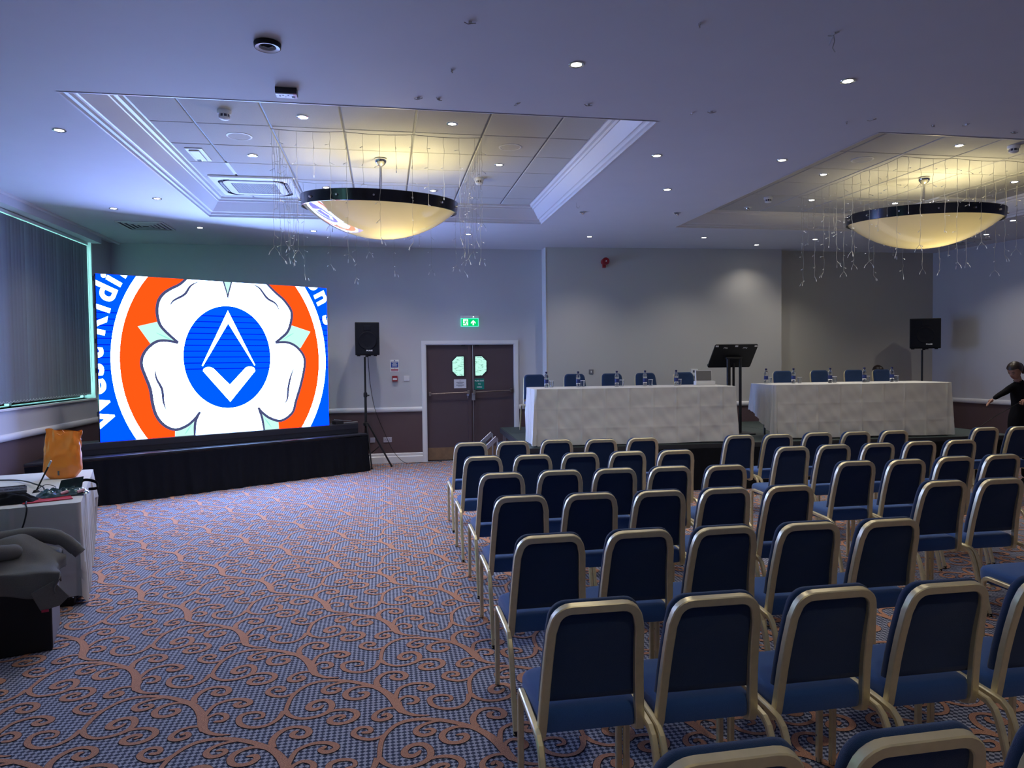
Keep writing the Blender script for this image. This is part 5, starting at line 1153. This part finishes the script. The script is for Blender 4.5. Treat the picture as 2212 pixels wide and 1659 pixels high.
# ================================================================== PEOPLE
def skin_mesh(name, J, E_, m, parent, root=0, sub=2):
    me = bpy.data.meshes.new(name); me.from_pydata([j[:3] for j in J], E_, []); me.materials.append(M[m]); o = bpy.data.objects.new(name, me); C.objects.link(o); o.parent = parent
    o.modifiers.new('skin', 'SKIN'); sk_ = me.skin_vertices[0].data
    for i, j in enumerate(J): sk_[i].radius = (j[3], j[4] if len(j) > 4 else j[3]); sk_[i].use_root = (i == root)
    s = o.modifiers.new('sub', 'SUBSURF'); s.levels = sub; s.render_levels = sub
    dg = bpy.context.evaluated_depsgraph_get(); dg.update(); me2 = bpy.data.meshes.new_from_object(o.evaluated_get(dg)); o.modifiers.clear(); o.data = me2; me2.name = name
    me2.polygons.foreach_set('use_smooth', [True]*len(me2.polygons)); return o
def head(parent, loc_, rot, s=1., skinm='skin', bun=True):
    hd = MB(); rows = []
    nz, n = 26, 32
    for k in range(nz+1):
        t = k/nz; z = -.118+.236*t
        wx = np.interp(t, [0, .05, .15, .3, .5, .7, .85, .95, 1], [.006, .032, .048, .060, .071, .074, .066, .040, .004])
        wf = np.interp(t, [0, .05, .15, .3, .5, .7, .85, .95, 1], [.008, .042, .062, .074, .080, .084, .074, .045, .004])
        wb = np.interp(t, [0, .05, .15, .3, .5, .7, .85, .95, 1], [.004, .012, .034, .064, .092, .100, .088, .052, .004])
        row = []
        for i in range(n):
            a = 2*pi*i/n; x = wx*cos(a); y = -(wf*sin(a)) if sin(a) > 0 else -(wb*sin(a))
            f = max(0, sin(a))**8
            if sin(a) > 0:
                nose = .021*math.exp(-((t-.40)/.055)**2)*math.exp(-(x/.011)**2)+.010*math.exp(-((t-.47)/.07)**2)*math.exp(-(x/.008)**2)
                lips_ = .006*math.exp(-((t-.255)/.03)**2)*math.exp(-(x/.020)**2); eyes = -.008*math.exp(-((t-.525)/.035)**2)*math.exp(-((abs(x)-.031)/.014)**2); brow = .004*math.exp(-((t-.60)/.03)**2); chin = .006*math.exp(-((t-.10)/.05)**2)*math.exp(-(x/.02)**2)
                y -= nose+lips_+eyes+brow*f+chin
            row.append((x, y, z))
        rows.append(row)
    hd.grid(rows, True); h = hd.build('head', skinm, parent, smooth=80); h.location = loc_; h.rotation_euler = rot; h.scale = (s, s, s)
    hr = MB(); rows = []
    for k in range(15):
        t = k/14; el = rad(-22+112*t); row = []
        for i in range(40):
            a = 2*pi*i/40; front = max(0, sin(a)); lo = rad(-25+ (46 if front > .35 else 46*front/.35)); e = max(el, lo) if lo > el else el
            x = .0850*cos(e)*cos(a); y = (-.098 if sin(a) > 0 else -.114)*cos(e)*sin(a); row.append((x, y+.004, .026+.104*sin(e)))
        rows.append(row)
    hr.grid(rows, True); hr.build('hair', 'hair', h, smooth=80)
    for s_ in (-1, 1):
        e = MB(); e.lathe([(.001, -.007), (.010, -.005), (.013, 0), (.012, .006), (.006, .004), (.001, .003)], n=12, m=T(.074*s_, .012, -.004) @ Matrix.Rotation(rad(90*s_), 4, 'Y') @ Matrix.Diagonal((1.7, 1, 1, 1))); e.build('ear', skinm, h, smooth=70)
        MB().lathe([(.001, -.011), (.008, -.008), (.011, 0), (.008, .008), (.001, .011)], n=10, m=T(.031*s_, -.0665, .006) @ Matrix.Diagonal((1.25, .7, .42, 1))).build('eyelid', skinm, h, smooth=70)
        MB().tube([(.018*s_, -.079, .003), (.031*s_, -.0765, .000), (.044*s_, -.066, .004)], .0022, 5).build('lashes', 'hair', h)
        MB().tube([(.014*s_, -.083, .024), (.030*s_, -.080, .030), (.048*s_, -.066, .024)], [.0025, .003, .0015], 5).build('eyebrow', 'hair', h)
    MB().tube([(-.022, -.072, -.058), (-.010, -.079, -.056), (0, -.0805, -.058), (.010, -.079, -.056), (.022, -.072, -.058)], [.0015, .0034, .0032, .0034, .0015], 6).build('lips', 'lips', h, smooth=70)
    if bun:
        skin_mesh('ponytail', [(0, .095, .045, .024), (0, .125, .035, .030), (0, .145, -.01, .032), (0, .150, -.07, .026), (0, .145, -.13, .014)], [(0, 1), (1, 2), (2, 3), (3, 4)], 'hair', h)
    return h
def hand(parent, wrist, d, palmn, curl, m='skin', s=1., side=1):
    "wrist point, direction to the fingers, palm normal; five fingers as their own chains rooted in the palm"
    d = Vector(d).normalized(); pn = Vector(palmn); pn = (pn-pn.dot(d)*d).normalized(); sd = d.cross(pn)*side; w_ = Vector(wrist)
    J = []; E_ = []
    def add(p, r): J.append((*p, r*s)); return len(J)-1
    a = add(w_, .020); b = add(w_+d*.040*s, .022); E_.append((a, b)); c = add(w_+d*.072*s, .021); E_.append((b, c))
    for off in (-.022, .022): q = add(w_+d*.066*s+sd*off*s, .0155); E_.append((b, q))
    skin_mesh('palm', J, E_, m, parent)
    for k, (off, ln) in enumerate(((-.029, .060), (-.010, .074), (.010, .079), (.028, .070))):
        p = w_+d*.070*s+sd*off*s; J = [(*(p-d*.02*s), .0085*s)]; dd = d.copy(); cu = curl*(1+.12*k)
        for q, f in enumerate((.45, .32, .25)):
            an = cu*(.5+.5*q); dd = (dd*cos(an)+pn*sin(an)).normalized(); p = p+dd*ln*f*s; J.append((*p, (.0085-.0012*q)*s))
        skin_mesh('finger', J, [(0, 1), (1, 2), (2, 3)], m, parent)
    p = w_+d*.022*s+sd*.020*s; J = [(*p, .011*s)]; dd = (d*.55+sd*.75+pn*.25).normalized()
    for q, f in enumerate((.034, .030, .024)): dd = (dd+d*.18+pn*curl*.2).normalized(); p = p+dd*f*s; J.append((*p, (.0105-.0012*q)*s))
    skin_mesh('thumb', J, [(0, 1), (1, 2), (2, 3)], m, parent)
wo = thing('person', 'woman in black with a ponytail coiling a black cable at the right edge', 'person', (8.36, 8.2, 0))
# local coordinates relative to (8.36, 8.2): body turned slightly to the left of the picture
J = [(0, 0, .94, .135, .105), (-.01, 0, 1.06, .115, .090), (-.015, 0, 1.18, .130, .095), (-.02, 0, 1.30, .140, .095), (-.045, -.01, 1.385, .075, .060), (-.065, -.02, 1.425, .050, .048),
     (-.150, -.01, 1.335, .056, .055), (-.245, .0, 1.262, .045), (-.31, .005, 1.235, .039), (-.425, .0, 1.175, .029),
     (.125, .01, 1.335, .058, .055), (.20, -.02, 1.18, .047), (.20, -.08, 1.09, .042), (.05, -.15, 1.12, .034), (-.08, -.165, 1.15, .028),
     (-.085, 0, .86, .098, .10), (-.095, -.01, .66, .080), (-.09, .0, .48, .062), (-.09, .02, .28, .052), (-.09, .03, .10, .040),
     (.085, 0, .86, .098, .10), (.10, -.02, .66, .080), (.10, -.02, .48, .062), (.10, .02, .28, .052), (.10, .03, .10, .040)]
E2 = [(0, 1), (1, 2), (2, 3), (3, 4), (4, 5), (3, 6), (6, 7), (7, 8), (8, 9), (3, 10), (10, 11), (11, 12), (12, 13), (13, 14), (0, 15), (15, 16), (16, 17), (17, 18), (18, 19), (0, 20), (20, 21), (21, 22), (22, 23), (23, 24)]
skin_mesh('body', J, E2, 'black_knit', wo)
skin_mesh('neck', [(-.055, -.015, 1.38, .050), (-.085, -.025, 1.44, .046), (-.105, -.03, 1.49, .046)], [(0, 1), (1, 2)], 'skin', wo)
head(wo, (-.150, -.045, 1.54), (rad(30), rad(4), rad(-76)))
hand(wo, (-.43, .0, 1.172), (-.84, -.10, -.46), (.1, -.5, -.85), .22, side=-1)
hand(wo, (-.09, -.168, 1.152), (-.92, -.20, .05), (-.2, -.3, -.9), .95)
for x in (-.09, .10): MB().prism([(-.20, .0), (.06, .0), (.07, .05), (.03, .10), (-.04, .10), (-.12, .055), (-.20, .035)], 'x', x-.042, x+.042).build('shoe', 'black_plastic', wo, bevel=.012)
wire('cable', 'black cable held by the woman at the right edge', [(6.9, 8.6, .006), (7.35, 8.45, .30), (7.75, 8.2, .82), (8.10, 8.03, 1.10), (8.20, 8.00, 1.15), (8.28, 7.98, 1.13), (8.33, 7.97, 1.05), (8.33, 7.97, .97), (8.30, 7.98, .93)], .0045)
# crouching figure behind the right head table, only the crown shows
cp = thing('person', 'dark-haired crown of a person crouching behind the right head table chairs', 'person', (8.83, 11.80, .62))
J = [(0, 0, .22, .14, .12), (0, -.05, .38, .13, .11), (0, -.10, .55, .15, .10), (0, -.13, .66, .07, .06), (-.17, -.11, .60, .055), (-.22, -.22, .40, .045), (-.12, -.36, .30, .035), (.17, -.11, .60, .055), (.22, -.22, .40, .045), (.12, -.36, .30, .035),
     (-.12, -.20, .26, .09), (-.15, -.34, .36, .07), (-.14, -.20, .07, .045), (.12, -.20, .26, .09), (.15, -.34, .36, .07), (.14, -.20, .07, .045)]
skin_mesh('body', J, [(0, 1), (1, 2), (2, 3), (2, 4), (4, 5), (5, 6), (2, 7), (7, 8), (8, 9), (0, 10), (10, 11), (11, 12), (0, 13), (13, 14), (14, 15)], 'black_knit', cp)
head(cp, (0, -.15, .85), (rad(42), 0, rad(8)), bun=False); skin_mesh('neck', [(0, -.13, .68, .05), (0, -.14, .78, .046)], [(0, 1)], 'skin', cp)
for s_ in (-1, 1): hand(cp, (.12*s_, -.37, .30), (0, -.8, -.5), (0, .3, -1), .4, side=s_)
for x in (-.14, .14): MB().prism([(-.30, 0), (-.05, 0), (-.04, .06), (-.12, .09), (-.22, .05), (-.30, .03)], 'x', x-.04, x+.04).build('shoe', 'black_plastic', cp, bevel=.012)
